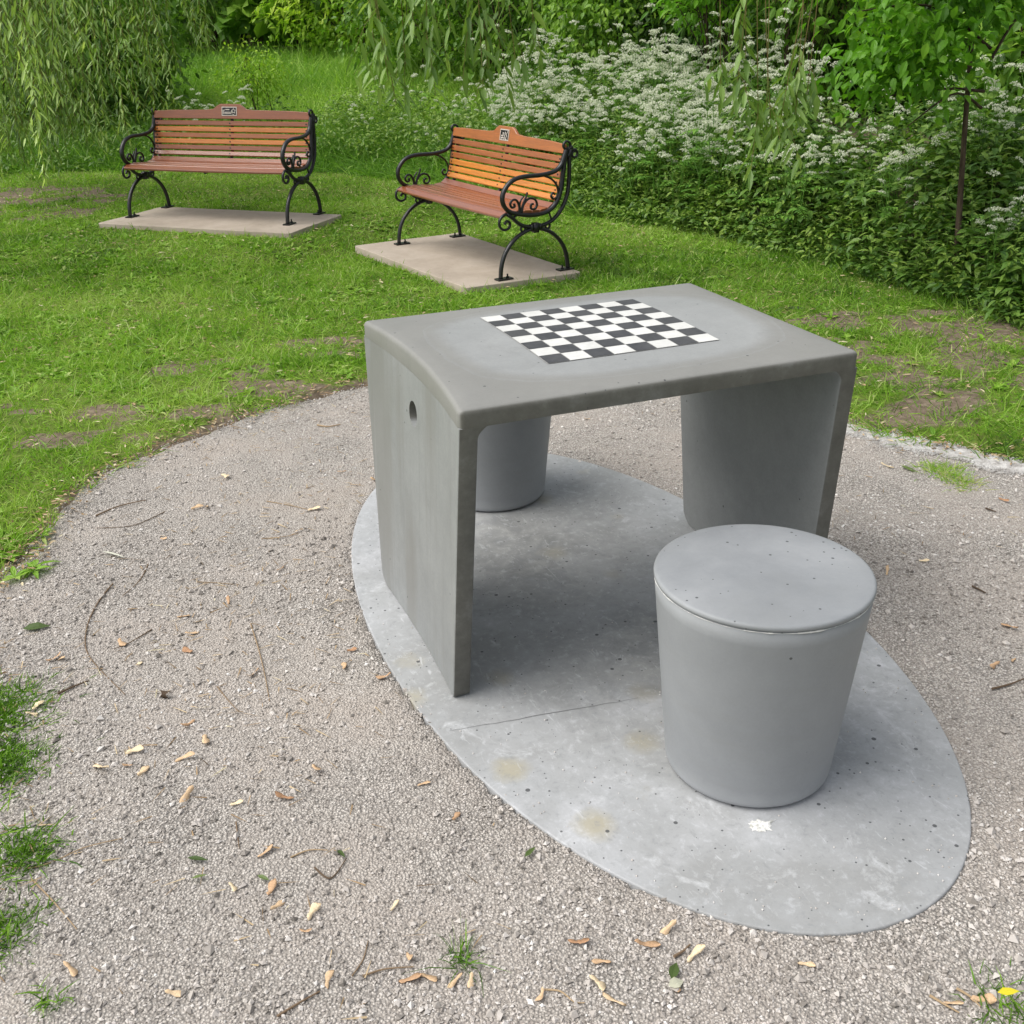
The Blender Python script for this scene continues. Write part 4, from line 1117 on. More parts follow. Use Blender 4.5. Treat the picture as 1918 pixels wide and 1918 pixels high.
def umbel_mesh(seed):
    """one compound umbel: little rays, each ending in a domed tuft of white florets"""
    r_ = np.random.default_rng(seed); Fl = Acc(); R_ = .042; m_ = int(r_.integers(11, 16)); aa = np.arange(m_) * 2.4; rr_ = R_ * np.sqrt((np.arange(m_) + .3) / m_)
    for a_, q_ in zip(aa, rr_):
        u_ = np.array([math.cos(a_) * q_, math.sin(a_) * q_, .030 - 10 * q_ * q_ + r_.normal(0, .004)])
        Fl.add([[0, 0, 0], [.0012, 0, 0], u_ + [.0008, 0, 0], u_], q=[[0, 1, 2, 3]], r=.0)
        n_ = 11; d_ = rdir(n_, -.1, 1); P = u_ + d_ * .0095 * (.5 + .5 * r_.random((n_, 1)))
        add_leaves(Fl, P, unit(np.cross(d_, r_.normal(0, 1, (n_, 3)))), d_, .0085 * r_.uniform(.7, 1.3, n_), .0085, np.clip(r_.normal(.7, .22, n_), .1, 1))
    me = Fl.mesh('flower_head'); me.materials.append(MAT_FLOWER); return me


UMB = [umbel_mesh(300 + i) for i in range(4)]
protos = [parsley_meshes(h_, n_, 50 + i) for i, (h_, n_) in enumerate(((.95, 3), (.82, 3), (.72, 3), (.9, 2), (.62, 3), (.78, 4)))]


def parsley(xx, yy_, label, group, sc=1.0):
    g_, f_ = protos[int(rng.integers(0, len(protos)))]
    r = empty('cow_parsley', (xx, yy_, float(H(xx, yy_)) - .01), rng.random() * 6.28); s_ = sc * rng.uniform(.85, 1.15); r.scale = (s_, s_, s_)
    tag(r, label, 'wild flower', group)
    link('stems_and_leaves', g_, None, r); 
    for i_, (c_, k_) in enumerate(f_):
        h_ = link('flower_head', UMB[i_ % 4], None, r, c_); h_.scale = (k_ * .92,) * 3; h_.rotation_euler = (rng.normal(0, .25), rng.normal(0, .25), rng.random() * 6.28)


cnt = 0
while cnt < 200:
    xx = rng.uniform(-.1, 3.9); bb = rng.uniform(.05, 3.0); yy_ = float(veg_y(xx)) + bb
    main = .25 + .6 * np.exp(-((xx - 1.2) / 1.0) ** 2); u_ = xx / (yy_ * .905 + .6) * F_PX + 959
    wgt = main * (.45 + .55 * ss(bb, .2, 1.2)) if u_ < 1500 else .34 * (.4 + .6 * ss(bb, .2, .8))
    if rng.random() > wgt * (.25 + 1.3 * fbm(xx, yy_, 1.5)): continue
    parsley(xx, yy_, 'cow parsley in white flower on the bank right of the benches', 'cow parsley massed on the bank right of the benches', .9 if u_ < 1500 else .74); cnt += 1
for xx, bb in ((-1.4, .9), (-1.05, 1.3), (-.7, .7), (-.45, 1.1), (-.2, .8), (-.15, 1.6), (-.6, 1.9), (.05, .6), (-.9, 1.9), (-1.25, 1.7), (0.0, 1.2), (-.35, 2.2)):
    parsley(xx, float(veg_y(xx)) + bb, 'cow parsley in thin white flower, in the long grass between the benches', 'cow parsley in the long grass between the benches', .7)
for xx, bb in ((-3.1, .9), (-2.8, 1.2), (-2.55, .8), (-3.35, 1.4)):
    parsley(xx, float(veg_y(xx)) + bb, 'cow parsley flowering in the long grass just behind the left bench', 'cow parsley behind the left bench', .72)


# ------------------------------------------------------------------ shrubs and trees
def crown_leaves(A, c, rad, n, size, asp, tone, spread_=.16, tmpl='broad', droop=.25, hollow=.45, per=22):
    nc = max(4, n // per)
    d_ = rdir(nc, -1, 1); r_ = (hollow + (1 - hollow) * rng.random(nc)) ** .6
    lump = .72 + .55 * fbm(d_[:, 0] * 2 + 5 + c[0], d_[:, 1] * 2 + d_[:, 2] * 3 + 5, 1.3)
    C_ = np.asarray(c) + d_ * r_[:, None] * np.asarray(rad) * lump[:, None]
    out = unit(d_ * [1, 1, .5] + rng.normal(0, .45, (nc, 3)))
    tones = np.clip(tone + rng.normal(0, .17, nc), .02, .98)
    i_ = np.repeat(np.arange(nc), per); k = len(i_); t_ = rng.random(k)
    P = C_[i_] + out[i_] * ((t_ - .5) * spread_ * 2.4)[:, None] + rng.normal(0, spread_ * .45, (k, 3))
    D = unit(out[i_] * .7 + rng.normal(0, .65, (k, 3)) + [0, 0, -droop])
    add_leaves(A, P, D, UP + rng.normal(0, .45, (k, 3)), size * rng.uniform(.6, 1.25, k), size * asp * rng.uniform(.8, 1.2, k), np.clip(tones[i_] + rng.normal(0, .1, k), 0, 1), rng.uniform(.0, .35, k), tmpl)
    return C_


def plant(name, label, cat, x, y, crowns, mat, trunk=.025, group=None, lean=(0, 0), trunk_top=None, asp=.55, tmpl='broad', spread_=.16, stems=1, hollow=.45, droop=.25, solo=False, limbs=()):
    """crowns: (dx, dy, z, (rx, ry, rz), n, size, tone) with z in world metres"""
    z0 = float(H(x, y)); t = empty(name, (x, y, z0 - .02)); tag(t, label, cat, group)
    A = Acc(); T_ = Acc(); o_ = np.array([x, y, z0 - .02])
    for (dx, dy, zc, rad, n, size, tone) in crowns:
        c = np.array([dx, dy, zc - o_[2]])
        C_ = crown_leaves(A, c, rad, n, size, asp, tone, spread_, tmpl, droop, hollow)
        for s_ in range(stems if not solo or len(T_.v) == 0 else 0):
            b0 = np.array([rng.normal(0, .10 * (stems > 1)), rng.normal(0, .10 * (stems > 1)), 0])
            top = c + np.array([(0 if solo else rng.normal(0, .3)) * rad[0], (0 if solo else rng.normal(0, .3)) * rad[1], rad[2] * (.5 if trunk_top is None else trunk_top)])
            mid = b0 + (top - b0) * .5 + np.array([lean[0], lean[1], 0]) + rng.normal(0, .03, 3)
            P = spline([b0, b0 * .7 + mid * .3 + rng.normal(0, .015, 3), mid, top], 12)
            add_tube(T_, P, np.linspace(trunk, trunk * .35, 12), 7)
            for q_ in [] if solo else C_[:: max(1, len(C_) // max(3, 12 // stems))]:
                j = int(rng.integers(5, 11)); add_tube(T_, spline([P[j], (P[j] + q_) / 2 + [0, 0, .05], q_], 6), np.linspace(trunk * .35, .003, 6), 4, cap=False)
    for lb_ in limbs: add_tube(T_, spline(lb_, 12), np.linspace(trunk * .42, .003, 12), 5, cap=False)
    link('trunk', T_.mesh('trunk', True), MAT_BARK, t); link('crown', A.mesh('crown'), mat, t)
    return t


def px_x(u, Y, v=60): return float(at(u, v, Y)[0])


PL = [
 ('shrub', 'shrub with very large pale green leaves at the top of the grassy slope', 'shrub', 545, 17.2, [(0, 0, 1.62, (1.05, .6, .55), 420, .26, .62)], 'MAT_SHRUB', dict(asp=.85, trunk=.02, stems=4)),
 ('shrub', 'yellow-green bush at the crest of the slope between the benches', 'shrub', 650, 16.6, [(0, 0, 1.72, (1.25, .8, .75), 5200, .10, .6)], 'MAT_YELLOW', dict(asp=.42, trunk=.015, stems=5)),
 ('young_tree', 'thin-stemmed young tree with loose green leaves, above the left bench', 'tree', 470, 19.5, [(0, 0, 3.0, (1.5, 1.1, 1.9), 4200, .11, .55)], 'MAT_YELLOW', dict(trunk=.06)),
 ('young_tree', 'young tree with slim dark trunk and mid green leaves, just right of the willow curtain', 'tree', 400, 18.5, [(0, 0, 2.9, (1.4, 1.1, 1.7), 4200, .11, .6)], 'MAT_SHRUB', dict(trunk=.06)),
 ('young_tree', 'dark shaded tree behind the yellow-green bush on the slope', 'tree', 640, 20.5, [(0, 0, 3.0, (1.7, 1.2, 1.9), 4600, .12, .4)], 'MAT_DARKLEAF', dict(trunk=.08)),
 ('shrub', 'green bush behind the dangling middle willow twigs', 'shrub', 800, 14.6, [(0, 0, 1.75, (1.2, .9, 1.0), 5200, .085, .55)], 'MAT_SHRUB', dict(trunk=.02, stems=4)),
 ('shrub', 'mid green bush at the top of the flower bank, left of the dark gap', 'shrub', 950, 13.4, [(0, 0, 1.65, (1.0, .8, .95), 5200, .08, .5)], 'MAT_SHRUB', dict(trunk=.02, stems=4)),
 ('young_tree', 'spindly tree with dark leaves rising above the white flowers', 'tree', 1070, 13.0, [(0, 0, 2.0, (.9, .8, 1.0), 4200, .08, .55)], 'MAT_SHRUB', dict(trunk=.03)),
 ('shrub', 'dense leafy shrub directly above the tallest white flowers', 'shrub', 1180, 11.8, [(0, 0, 1.52, (.95, .7, .62), 6200, .07, .66)], 'MAT_SHRUB', dict(trunk=.018, stems=5)),
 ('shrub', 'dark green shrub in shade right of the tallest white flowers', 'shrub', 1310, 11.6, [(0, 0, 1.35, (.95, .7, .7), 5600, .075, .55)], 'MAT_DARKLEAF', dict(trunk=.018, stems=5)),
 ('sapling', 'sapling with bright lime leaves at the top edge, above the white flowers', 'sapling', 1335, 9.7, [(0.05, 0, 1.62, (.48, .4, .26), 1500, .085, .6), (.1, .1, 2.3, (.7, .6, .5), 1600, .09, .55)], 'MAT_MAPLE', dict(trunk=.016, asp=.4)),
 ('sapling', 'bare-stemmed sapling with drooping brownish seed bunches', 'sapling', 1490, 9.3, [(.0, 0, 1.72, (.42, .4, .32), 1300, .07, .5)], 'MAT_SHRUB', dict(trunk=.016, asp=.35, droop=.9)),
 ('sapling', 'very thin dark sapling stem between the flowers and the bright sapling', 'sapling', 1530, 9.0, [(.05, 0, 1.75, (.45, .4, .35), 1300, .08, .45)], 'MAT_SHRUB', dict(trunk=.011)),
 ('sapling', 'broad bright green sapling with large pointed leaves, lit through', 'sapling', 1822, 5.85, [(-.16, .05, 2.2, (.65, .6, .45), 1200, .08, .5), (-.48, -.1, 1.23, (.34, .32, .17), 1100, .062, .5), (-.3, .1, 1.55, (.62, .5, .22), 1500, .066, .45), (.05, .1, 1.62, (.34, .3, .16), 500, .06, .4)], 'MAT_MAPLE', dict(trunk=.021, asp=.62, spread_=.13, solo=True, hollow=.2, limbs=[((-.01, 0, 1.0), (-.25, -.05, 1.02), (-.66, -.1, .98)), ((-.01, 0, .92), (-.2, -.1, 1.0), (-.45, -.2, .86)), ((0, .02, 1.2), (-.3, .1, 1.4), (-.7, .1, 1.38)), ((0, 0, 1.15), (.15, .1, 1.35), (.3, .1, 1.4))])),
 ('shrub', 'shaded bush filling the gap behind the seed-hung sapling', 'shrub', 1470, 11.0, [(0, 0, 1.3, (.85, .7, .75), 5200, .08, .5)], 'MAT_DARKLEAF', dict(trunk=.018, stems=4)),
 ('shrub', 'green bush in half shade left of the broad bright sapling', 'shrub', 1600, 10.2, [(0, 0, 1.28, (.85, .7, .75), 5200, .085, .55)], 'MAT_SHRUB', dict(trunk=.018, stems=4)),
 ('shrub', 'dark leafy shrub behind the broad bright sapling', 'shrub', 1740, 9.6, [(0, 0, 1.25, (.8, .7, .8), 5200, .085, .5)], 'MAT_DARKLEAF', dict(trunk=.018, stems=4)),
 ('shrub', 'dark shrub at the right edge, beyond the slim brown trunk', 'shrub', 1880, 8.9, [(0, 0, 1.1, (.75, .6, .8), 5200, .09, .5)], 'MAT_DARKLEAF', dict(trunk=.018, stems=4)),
 ('shrub', 'broad-leaved bush cut off by the right edge, above the dock plant', 'shrub', 1990, 7.6, [(0, 0, .95, (.65, .55, .75), 3600, .10, .6)], 'MAT_SHRUB', dict(trunk=.016, stems=4)),
 ('shrub', 'low round yellow-green bush just behind the left bench plaque', 'shrub', 463, 12.6, [(0, 0, .92, (.30, .3, .20), 1500, .05, .5)], 'MAT_YELLOW', dict(trunk=.008, stems=4, asp=.4)),
 ('shrub', 'dark bush behind the willow curtain at the far left edge', 'shrub', 30, 13.0, [(0, 0, 1.2, (1.4, 1.0, 1.2), 6500, .09, .4)], 'MAT_SHRUB', dict(trunk=.02, stems=4)),
 ('shrub', 'dark bush behind the middle of the willow curtain', 'shrub', 175, 13.8, [(0, 0, 1.2, (1.0, .8, 1.0), 6500, .09, .5)], 'MAT_SHRUB', dict(trunk=.02, stems=4)),
 ('young_tree', 'green young tree showing through the right edge of the willow curtain', 'tree', 300, 17.6, [(0, 0, 2.5, (1.4, 1.1, 1.6), 5200, .11, .5)], 'MAT_SHRUB', dict(trunk=.05)),
]
for nm, lb, ct_, u, Y, crs, mt, kw in PL:
    plant(nm, lb, ct_, px_x(u, Y, 330) if kw.get('solo') else px_x(u, Y), Y, crs, globals()[mt], **kw)

# brownish seed bunches on their own sapling would be lost in the crown: hang them as part of it
sap = [o_ for o_ in COL.objects if o_.get('label', '').startswith('bare-stemmed sapling')][0]
A = Acc(); k = 900; P = rng.normal(0, 1, (k, 3)) * [.16, .14, .10] + [.1, -.1, 1.62 - sap.location.z]
add_leaves(A, P, np.stack([rng.normal(0, .25, k), rng.normal(0, .25, k), -np.ones(k)], -1), rdir(k, -.3, .3), rng.uniform(.03, .06, k), .009, np.clip(rng.normal(.3, .2, k), 0, 1), 0, 'long')
link('seed_bunches', A.mesh('seed_bunches'), MAT_LITTER, sap)

# second row: tall trees that close the view
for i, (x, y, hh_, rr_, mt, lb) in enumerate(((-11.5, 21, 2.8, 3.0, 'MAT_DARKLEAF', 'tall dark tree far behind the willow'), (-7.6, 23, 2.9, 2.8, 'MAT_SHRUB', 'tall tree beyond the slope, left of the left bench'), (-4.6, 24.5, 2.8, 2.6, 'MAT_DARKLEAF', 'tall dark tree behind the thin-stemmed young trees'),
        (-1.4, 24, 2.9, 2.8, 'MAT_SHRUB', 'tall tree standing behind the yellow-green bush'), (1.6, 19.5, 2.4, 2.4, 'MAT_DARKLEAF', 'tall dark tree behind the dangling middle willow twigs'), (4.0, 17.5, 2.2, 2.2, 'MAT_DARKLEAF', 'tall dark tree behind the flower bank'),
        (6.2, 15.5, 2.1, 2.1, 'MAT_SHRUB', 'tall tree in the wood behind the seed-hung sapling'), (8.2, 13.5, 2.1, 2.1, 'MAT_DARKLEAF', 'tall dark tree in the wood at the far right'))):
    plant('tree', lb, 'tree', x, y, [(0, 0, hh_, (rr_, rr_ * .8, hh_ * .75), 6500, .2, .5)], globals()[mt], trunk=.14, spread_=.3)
A = Acc()
k = 52000; t_ = rng.random(k); cx_ = np.interp(t_, [0, .25, .5, .7, 1], [-17, -8, 1.5, 6.5, 13]); cy_ = np.interp(t_, [0, .25, .5, .7, 1], [20, 26.5, 24, 17.5, 8.5])
x = cx_ + rng.normal(0, .5, k); y = cy_ + np.abs(rng.normal(0, 1.3, k)); z = H(x, y) + rng.random(k) ** 1.2 * 2.6
add_leaves(A, np.stack([x, y, z], -1), rdir(k, -.8, .5), UP + rng.normal(0, .6, (k, 3)), rng.uniform(.14, .30, k), rng.uniform(.08, .17, k), np.clip(.35 + .9 * (fbm(x, z + y, .5) - .45) + rng.normal(0, .15, k), 0, 1), .2, 'broad')
o = link('far_wood', A.mesh('far_wood'), MAT_SHRUB); tag(o, 'dark mass of wood closing the view behind the shrubs', 'wood', kind='stuff')

# ------------------------------------------------------------------ the willow
wil = empty('willow_tree', (-5.6, 6.9, float(H(-5.6, 6.9)) - .02)); tag(wil, 'weeping willow hanging narrow-leaved twigs into the left and top of the view', 'tree')
W0 = np.array(wil.location)
T_ = Acc()
trunkP = spline([(0, 0, 0), (.1, .05, 1.0), (.0, .1, 2.2), (.25, .1, 3.4)], 14); add_tube(T_, trunkP, np.linspace(.30, .17, 14), 14)
link('trunk', T_.mesh('trunk', True), MAT_BARK, wil)
limbs = [[(.1, .1, 2.4), (1.0, 1.0, 3.3), (2.2, 1.8, 3.5), (3.2, 2.2, 3.3)], [(.25, .1, 3.2), (2.2, -.9, 3.7), (4.4, -1.9, 3.5), (5.6, -2.4, 3.1), (6.9, -2.3, 2.9)], [(.1, .1, 2.0), (.9, .2, 2.9), (1.8, .0, 3.1), (2.6, -.3, 3.0)], [(0, .1, 2.4), (.4, 1.8, 3.3), (.6, 3.0, 3.4), (1.6, 3.7, 3.2)]]
for Lb in limbs:
    T_ = Acc(); P = spline(Lb, 20); add_tube(T_, P, np.linspace(.10, .02, 20), 8); link('limb', T_.mesh('limb', True), MAT_BARK, wil)


def strand(A, S_, top, bottom, leafL, leafW, tone, step=.022, sway=.05, sp=.09, zone=9.):
    top = np.asarray(top, float) - W0; bottom = np.asarray(bottom, float) - W0
    mid = (top + bottom) / 2 + rng.normal(0, sway, 3) * [1, 1, .3]
    P = spline([top, mid, bottom], 26); add_tube(S_, P, np.linspace(.0035, .0011, 26), 4, .4, cap=False)
    ln = np.linalg.norm(np.diff(P, axis=0), axis=1).sum(); n = max(6, int(ln / step))
    t_ = np.linspace(max(0., 1 - zone / ln), 1, max(6, int(min(ln, zone) / step))); n = len(t_); i_ = t_ * 25
    B = np.stack([np.interp(i_, np.arange(26), P[:, c_]) for c_ in range(3)], -1)
    a_ = np.arange(n) * 2.4 + rng.normal(0, .5, n); el = rng.uniform(.5, 1.25, n)
    D = np.stack([np.cos(a_) * np.cos(el), np.sin(a_) * np.cos(el), -np.sin(el)], -1)
    N = np.stack([np.cos(a_) * np.sin(el), np.sin(a_) * np.sin(el), np.cos(el)], -1) + rng.normal(0, .35, (n, 3))
    taper = np.interp(t_, [0, .8, 1], [1, 1, .6])
    add_leaves(A, B, D, N, leafL * rng.uniform(.65, 1.2, n) * taper, leafW * rng.uniform(.75, 1.2, n), np.clip(tone + rng.normal(0, .13, n), 0, 1), rng.uniform(0, .25, n), 'long')
    # side twiglets
    j0 = max(3, int(25 * (1 - zone / ln)))
    for q_ in range(int(min(ln, zone) / .2)):
        j = int(rng.integers(min(j0, 23), 25)); b0 = P[j]; a1 = rng.random() * 6.28; l1 = rng.uniform(.08, .22)
        e_ = b0 + np.array([math.cos(a1) * sp, math.sin(a1) * sp, -l1]); add_tube(S_, [b0, (b0 + e_) / 2 + [0, 0, .02], e_], .001, 3, .4, cap=False)
        m_ = max(4, int(l1 / step)); tt = np.linspace(.15, 1, m_)[:, None]; B = b0 + (e_ - b0) * tt
        a2 = rng.random(m_) * 6.28; el = rng.uniform(.5, 1.3, m_)
        D = np.stack([np.cos(a2) * np.cos(el), np.sin(a2) * np.cos(el), -np.sin(el)], -1); N = np.stack([np.cos(a2) * np.sin(el), np.sin(a2) * np.sin(el), np.cos(el)], -1)
        add_leaves(A, B, D, N, leafL * rng.uniform(.6, 1.1, m_), leafW * rng.uniform(.75, 1.2, m_), np.clip(tone + rng.normal(0, .13, m_), 0, 1), .1, 'long')


def hang(name, spec, leafL, leafW, step, zone=(9., 9.)):
    A = Acc(); S_ = Acc()
    for (u, v, Y, tone) in spec:
        bt = at(u, v, Y); tp = bt + np.array([rng.normal(-.05, .08), rng.normal(0, .08), 0]); tp[2] = rng.uniform(2.7, 3.2)
        strand(A, S_, tp, bt, leafL, leafW, tone, step, zone=rng.uniform(*zone))
    tw = link('hanging_twigs', S_.mesh('hanging_twigs'), MAT_TWIG, wil); link('leaves', A.mesh('leaves'), MAT_WILLOW, tw)


M = NT('willow_twig'); M.base((.16, .13, .04), .7); MAT_TWIG = M.m
spec = []
for i in range(88):
    u = -60 + 395 * rng.random() ** 1.35; lo, hi = (np.interp(u, [-60, 100, 230, 335], [230, 230, 160, 60]), np.interp(u, [-60, 100, 230, 335], [330, 315, 290, 215]))
    spec.append((u, rng.uniform(lo, hi), rng.uniform(8.4, 10.3), np.clip(rng.normal(.48, .2), .1, .9)))
for i in range(6): spec.append((rng.uniform(320, 400), rng.uniform(10, 95), rng.uniform(9, 10.3), .5))
hang('curtain', spec, .088, .0135, .034)
hang('front', [(85, 338, 6.3, .9), (95, 250, 6.35, .88), (72, 200, 6.3, .86), (100, 160, 6.4, .85), (60, 110, 6.3, .82), (115, 90, 6.4, .78), (25, 120, 6.6, .7), (0, 235, 6.5, .75), (-20, 260, 6.4, .7), (150, 60, 6.7, .7), (180, 90, 7, .6), (40, 60, 6.4, .75)], .092, .0145, .024)
hang('middle', [(742, 195, 4.35, .42), (728, 150, 4.3, .46), (760, 120, 4.45, .4), (712, 165, 4.4, .6), (800, 85, 4.4, .36), (845, 60, 4.3, .4), (880, 95, 4.5, .36), (905, 165, 4.4, .42), (915, 140, 4.45, .36), (935, 90, 4.5, .4), (965, 110, 4.4, .36), (1000, 85, 4.5, .42), (820, 45, 4.5, .4), (775, 60, 4.35, .44)], .11, .021, .034, (.35, .6))
hang('right', [(1395, 225, 4.6, .45), (1420, 262, 4.6, .5), (1445, 275, 4.6, .45), (1475, 255, 4.65, .5), (1350, 190, 4.6, .5), (1505, 235, 4.7, .42), (1375, 215, 4.6, .6), (1435, 250, 4.65, .55), (1460, 235, 4.6, .62), (1490, 215, 4.6, .55), (1385, 90, 4.6, .5)], .105, .0235, .022, (.2, .36))


# ------------------------------------------------------------------ small things on the ground
MAT_SEED = attr_mat('dry_seed_wing', [(0, (.40, .22, .12)), (.5, (.62, .43, .26)), (1, (.80, .66, .44))], .7, .25, .2, 260)
MAT_STICK = attr_mat('dry_twig', [(0, (.07, .05, .035)), (.5, (.20, .14, .09)), (1, (.42, .31, .19))], .85, .15)
MAT_GREENLEAF = leaf_mat('fallen_green_leaf', [(0, (.05, .09, .02)), (1, (.16, .22, .07))], .2)
MAT_PALE = leaf_mat('bleached_leaf', [(0, (.55, .55, .42)), (1, (.78, .78, .66))], .2, tint=(1, 1, .9))


def seed_mesh(kind):
    r_ = np.random.default_rng(90 + kind); t_ = np.linspace(0, 1, 10)
    up_ = 1.35 * np.array([.0, .0042, .0046, .0040, .0052, .0070, .0085, .0090, .0072, .0015]); lo_ = np.array([0, -.0040, -.0042, -.0026, -.0030, -.0042, -.0052, -.0052, -.0036, 0]) * r_.uniform(.7, 1.1)
    L_ = .042 * r_.uniform(.85, 1.15); bend = r_.uniform(-.006, .007); x_ = (t_ - .5) * L_; cy_ = bend * (1 - (2 * t_ - 1) ** 2)
    zc = .003 + r_.uniform(.0, .006) * (2 * t_ - 1) ** 2 + r_.normal(0, .0006, 10); thick = np.where(t_ < .3, .0020, .0003)
    V = []
    for s_ in (1, -1):
        for o_ in (up_, np.zeros(10), lo_):
            V += [(x_[i], cy_[i] + o_[i], zc[i] + s_ * thick[i] * (1 if o_ is not up_ and o_ is not lo_ else .3) + (.0012 if o_ is up_ else 0)) for i in range(10)]
    Q = []
    for r0 in (0, 10): Q += [[r0 + i, r0 + i + 1, r0 + 10 + i + 1, r0 + 10 + i] for i in range(9)]
    for r0 in (30, 40): Q += [[r0 + 10 + i, r0 + 11 + i, r0 + i + 1, r0 + i] for i in range(9)]
    Q += [[30 + i, 31 + i, i + 1, i] for i in range(9)] + [[20 + i, 21 + i, 51 + i, 50 + i] for i in range(9)] + [[0, 10, 40, 30], [10, 20, 50, 40], [9, 39, 49, 19], [19, 49, 59, 29]]
    me = np_mesh('winged_seed', V, Q, rnd=np.full(60, r_.random()), smooth=True); me.materials.append(MAT_SEED); return fix_normals(me)


seeds = [seed_mesh(k) for k in range(14)]
SP = [(387,955),(370,957),(307,1011),(525,1070),(345,1160),(360,1190),(262,1250),(355,1222),(478,1265),(350,1360),(385,1392),(255,1415),(195,1443),(240,1440),(270,1455),(350,1428),(592,1446),(855,1540),(795,1477),(350,1497),(445,1512),(533,1500),(500,1603),(512,1673),(520,1703),(590,1715),(433,1668),(575,1750),(325,1866),(128,1822),(768,1795),(770,1838),(800,1836),(853,1843),(740,1702),(1085,1775),(1126,1811),(1210,1780),(1250,1747),(1305,1797),(1115,1848),(1265,1855),(1510,1815),(1785,1890),(1840,1880),(1890,1180),(1900,1240),(1660,1075),(1730,1056),(660,1225),(645,1255),(720,1276),(118,1240),(60,1345),(75,1330),(105,1240),(880,1840),(1010,1868),(700,905),(640,890),(1005,830),(1100,790),(1660,880),(1880,940),(230,1210),(430,1130),(560,1000),(590,960),(420,900),(1860,1250),(1150,1880),(620,1840)]
for i, (u, v) in enumerate(SP):
    p = ground_at(u, v); o = bpy.data.objects.new('winged_seed', seeds[i % 14]); COL.objects.link(o)
    side = 'left' if p[0] < -.3 else ('right' if p[0] > .55 else 'front')
    o.location = (p[0], p[1], float(gr_h(p[0], p[1])) + .003); s_ = rng.uniform(.6, 1.12); o.scale = (s_, s_ * rng.uniform(.7, 1.15), s_); o.rotation_euler = (rng.normal(0, .3), rng.normal(0, .2), rng.random() * 6.28)
    tag(o, {'left': 'tan dry winged seed on the gravel left of the oval pad', 'right': 'tan dry winged seed on the gravel right of the oval pad', 'front': 'tan dry winged seed on the gravel by the front of the oval pad'}[side], 'seed', 'dry winged seeds on the gravel, ' + side + ' of the pad')


def twig(pts, rad, tone, label, cat='twig', group=None, name='twig', mat=None, lift=.003):
    P = np.array([ground_at(u, v) for u, v in pts]); P[:, 2] = [float(gr_h(a_[0], a_[1])) + rad + lift * rng.random() for a_ in P]
    P = spline(P, 16) if len(P) > 2 else P[0] + (P[1] - P[0]) * np.linspace(0, 1, 8)[:, None]
    c = P.mean(0); A = Acc(); add_tube(A, P - c, np.linspace(rad, rad * .5, len(P)), 6, tone)
    o = link(name, A.mesh(name), mat or MAT_STICK, loc=c); tag(o, label, cat, group); return o


twig([(212, 1096), (185, 1130), (165, 1175), (162, 1220), (185, 1255), (235, 1305)], .0022, .45, 'long curved brown twig lying left of the pad')
twig([(278, 1058), (262, 1090), (230, 1120)], .0018, .5, 'short curved grey twig beside the long curved twig')
twig([(470, 1172), (485, 1220), (497, 1270), (505, 1315)], .0018, .75, 'tan crooked twig standing across the gravel near a round seed')
twig([(408, 1290), (425, 1312), (446, 1333)], .0016, .6, 'small bent twig below the curled dark leaf')
twig([(180, 967), (225, 950), (275, 940)], .0028, .45, 'brown stick near the lawn edge at left')
twig([(500, 943), (545, 950), (585, 960)], .0016, .85, 'orange-brown straw stem near the pad')
twig([(490, 1012), (530, 1010), (560, 1006)], .0014, .7, 'thin reddish straight stem left of the pad')
twig([(370, 1093), (410, 1095), (450, 1097)], .0014, .7, 'thin reddish stem lying level among straw')
twig([(285, 1183), (245, 1208), (215, 1222)], .0018, .3, 'dark thin twig slanting down left')
twig([(110, 1306), (140, 1292), (168, 1280)], .003, .2, 'dark stick pair near the left grass patch')
twig([(595, 800), (615, 803), (638, 798)], .0035, .9, 'pale short stick near the lawn edge')
twig([(0, 1627), (60, 1628), (110, 1612), (160, 1592), (230, 1578)], .0018, .85, 'long straw stem reaching out of the left grass clump')
twig([(60, 1650), (100, 1690), (145, 1745)], .0018, .85, 'straight pale stem pointing down from the left grass clump')
twig([(590, 1632), (620, 1650), (650, 1613)], .0022, .2, 'dark twig bent by a green leaf')
twig([(520, 1910), (560, 1885), (600, 1862)], .0026, .5, 'brown twig at the bottom edge')
twig([(443, 1545), (446, 1570), (449, 1595)], .0016, .5, 'short upright-looking twig below the seed cluster')
twig([(680, 1832), (720, 1818), (775, 1812)], .002, .6, 'reddish twig by the big grass tuft')
twig([(660, 1832), (680, 1800), (690, 1765)], .0016, .6, 'thin straw leaning toward the big grass tuft')
twig([(1262, 1800), (1280, 1788), (1292, 1776)], .003, .5, 'thick short twig in front of the pad')
twig([(1020, 1856), (1050, 1862), (1075, 1880), (1095, 1882)], .0018, .98, 'yellow curly catkin on the gravel in front of the pad', 'catkin', name='catkin')
twig([(545, 1612), (580, 1600), (615, 1600)], .0018, .95, 'yellow-green curved catkin left of the bent dark twig', 'catkin', name='catkin')
twig([(1740, 1872), (1770, 1890), (1795, 1905)], .0025, .9, 'orange stalk near the bottom right corner')
twig([(1790, 1860), (1815, 1875), (1835, 1892)], .0025, .9, 'orange-tan stalk beside the yellow flower tuft')
twig([(1858, 1292), (1890, 1285), (1918, 1276)], .003, .2, 'dark twig at the right edge beside dry grass')
twig([(1845, 957), (1865, 962)], .003, .1, 'short dark twig on the gravel right of the table')
twig([(1820, 1103), (1835, 1112), (1845, 1118)], .003, .1, 'curled dark crumb of bark at right')
twig([(310, 960), (250, 985), (180, 990)], .0016, .3, 'dark thin twig just below the lawn edge')


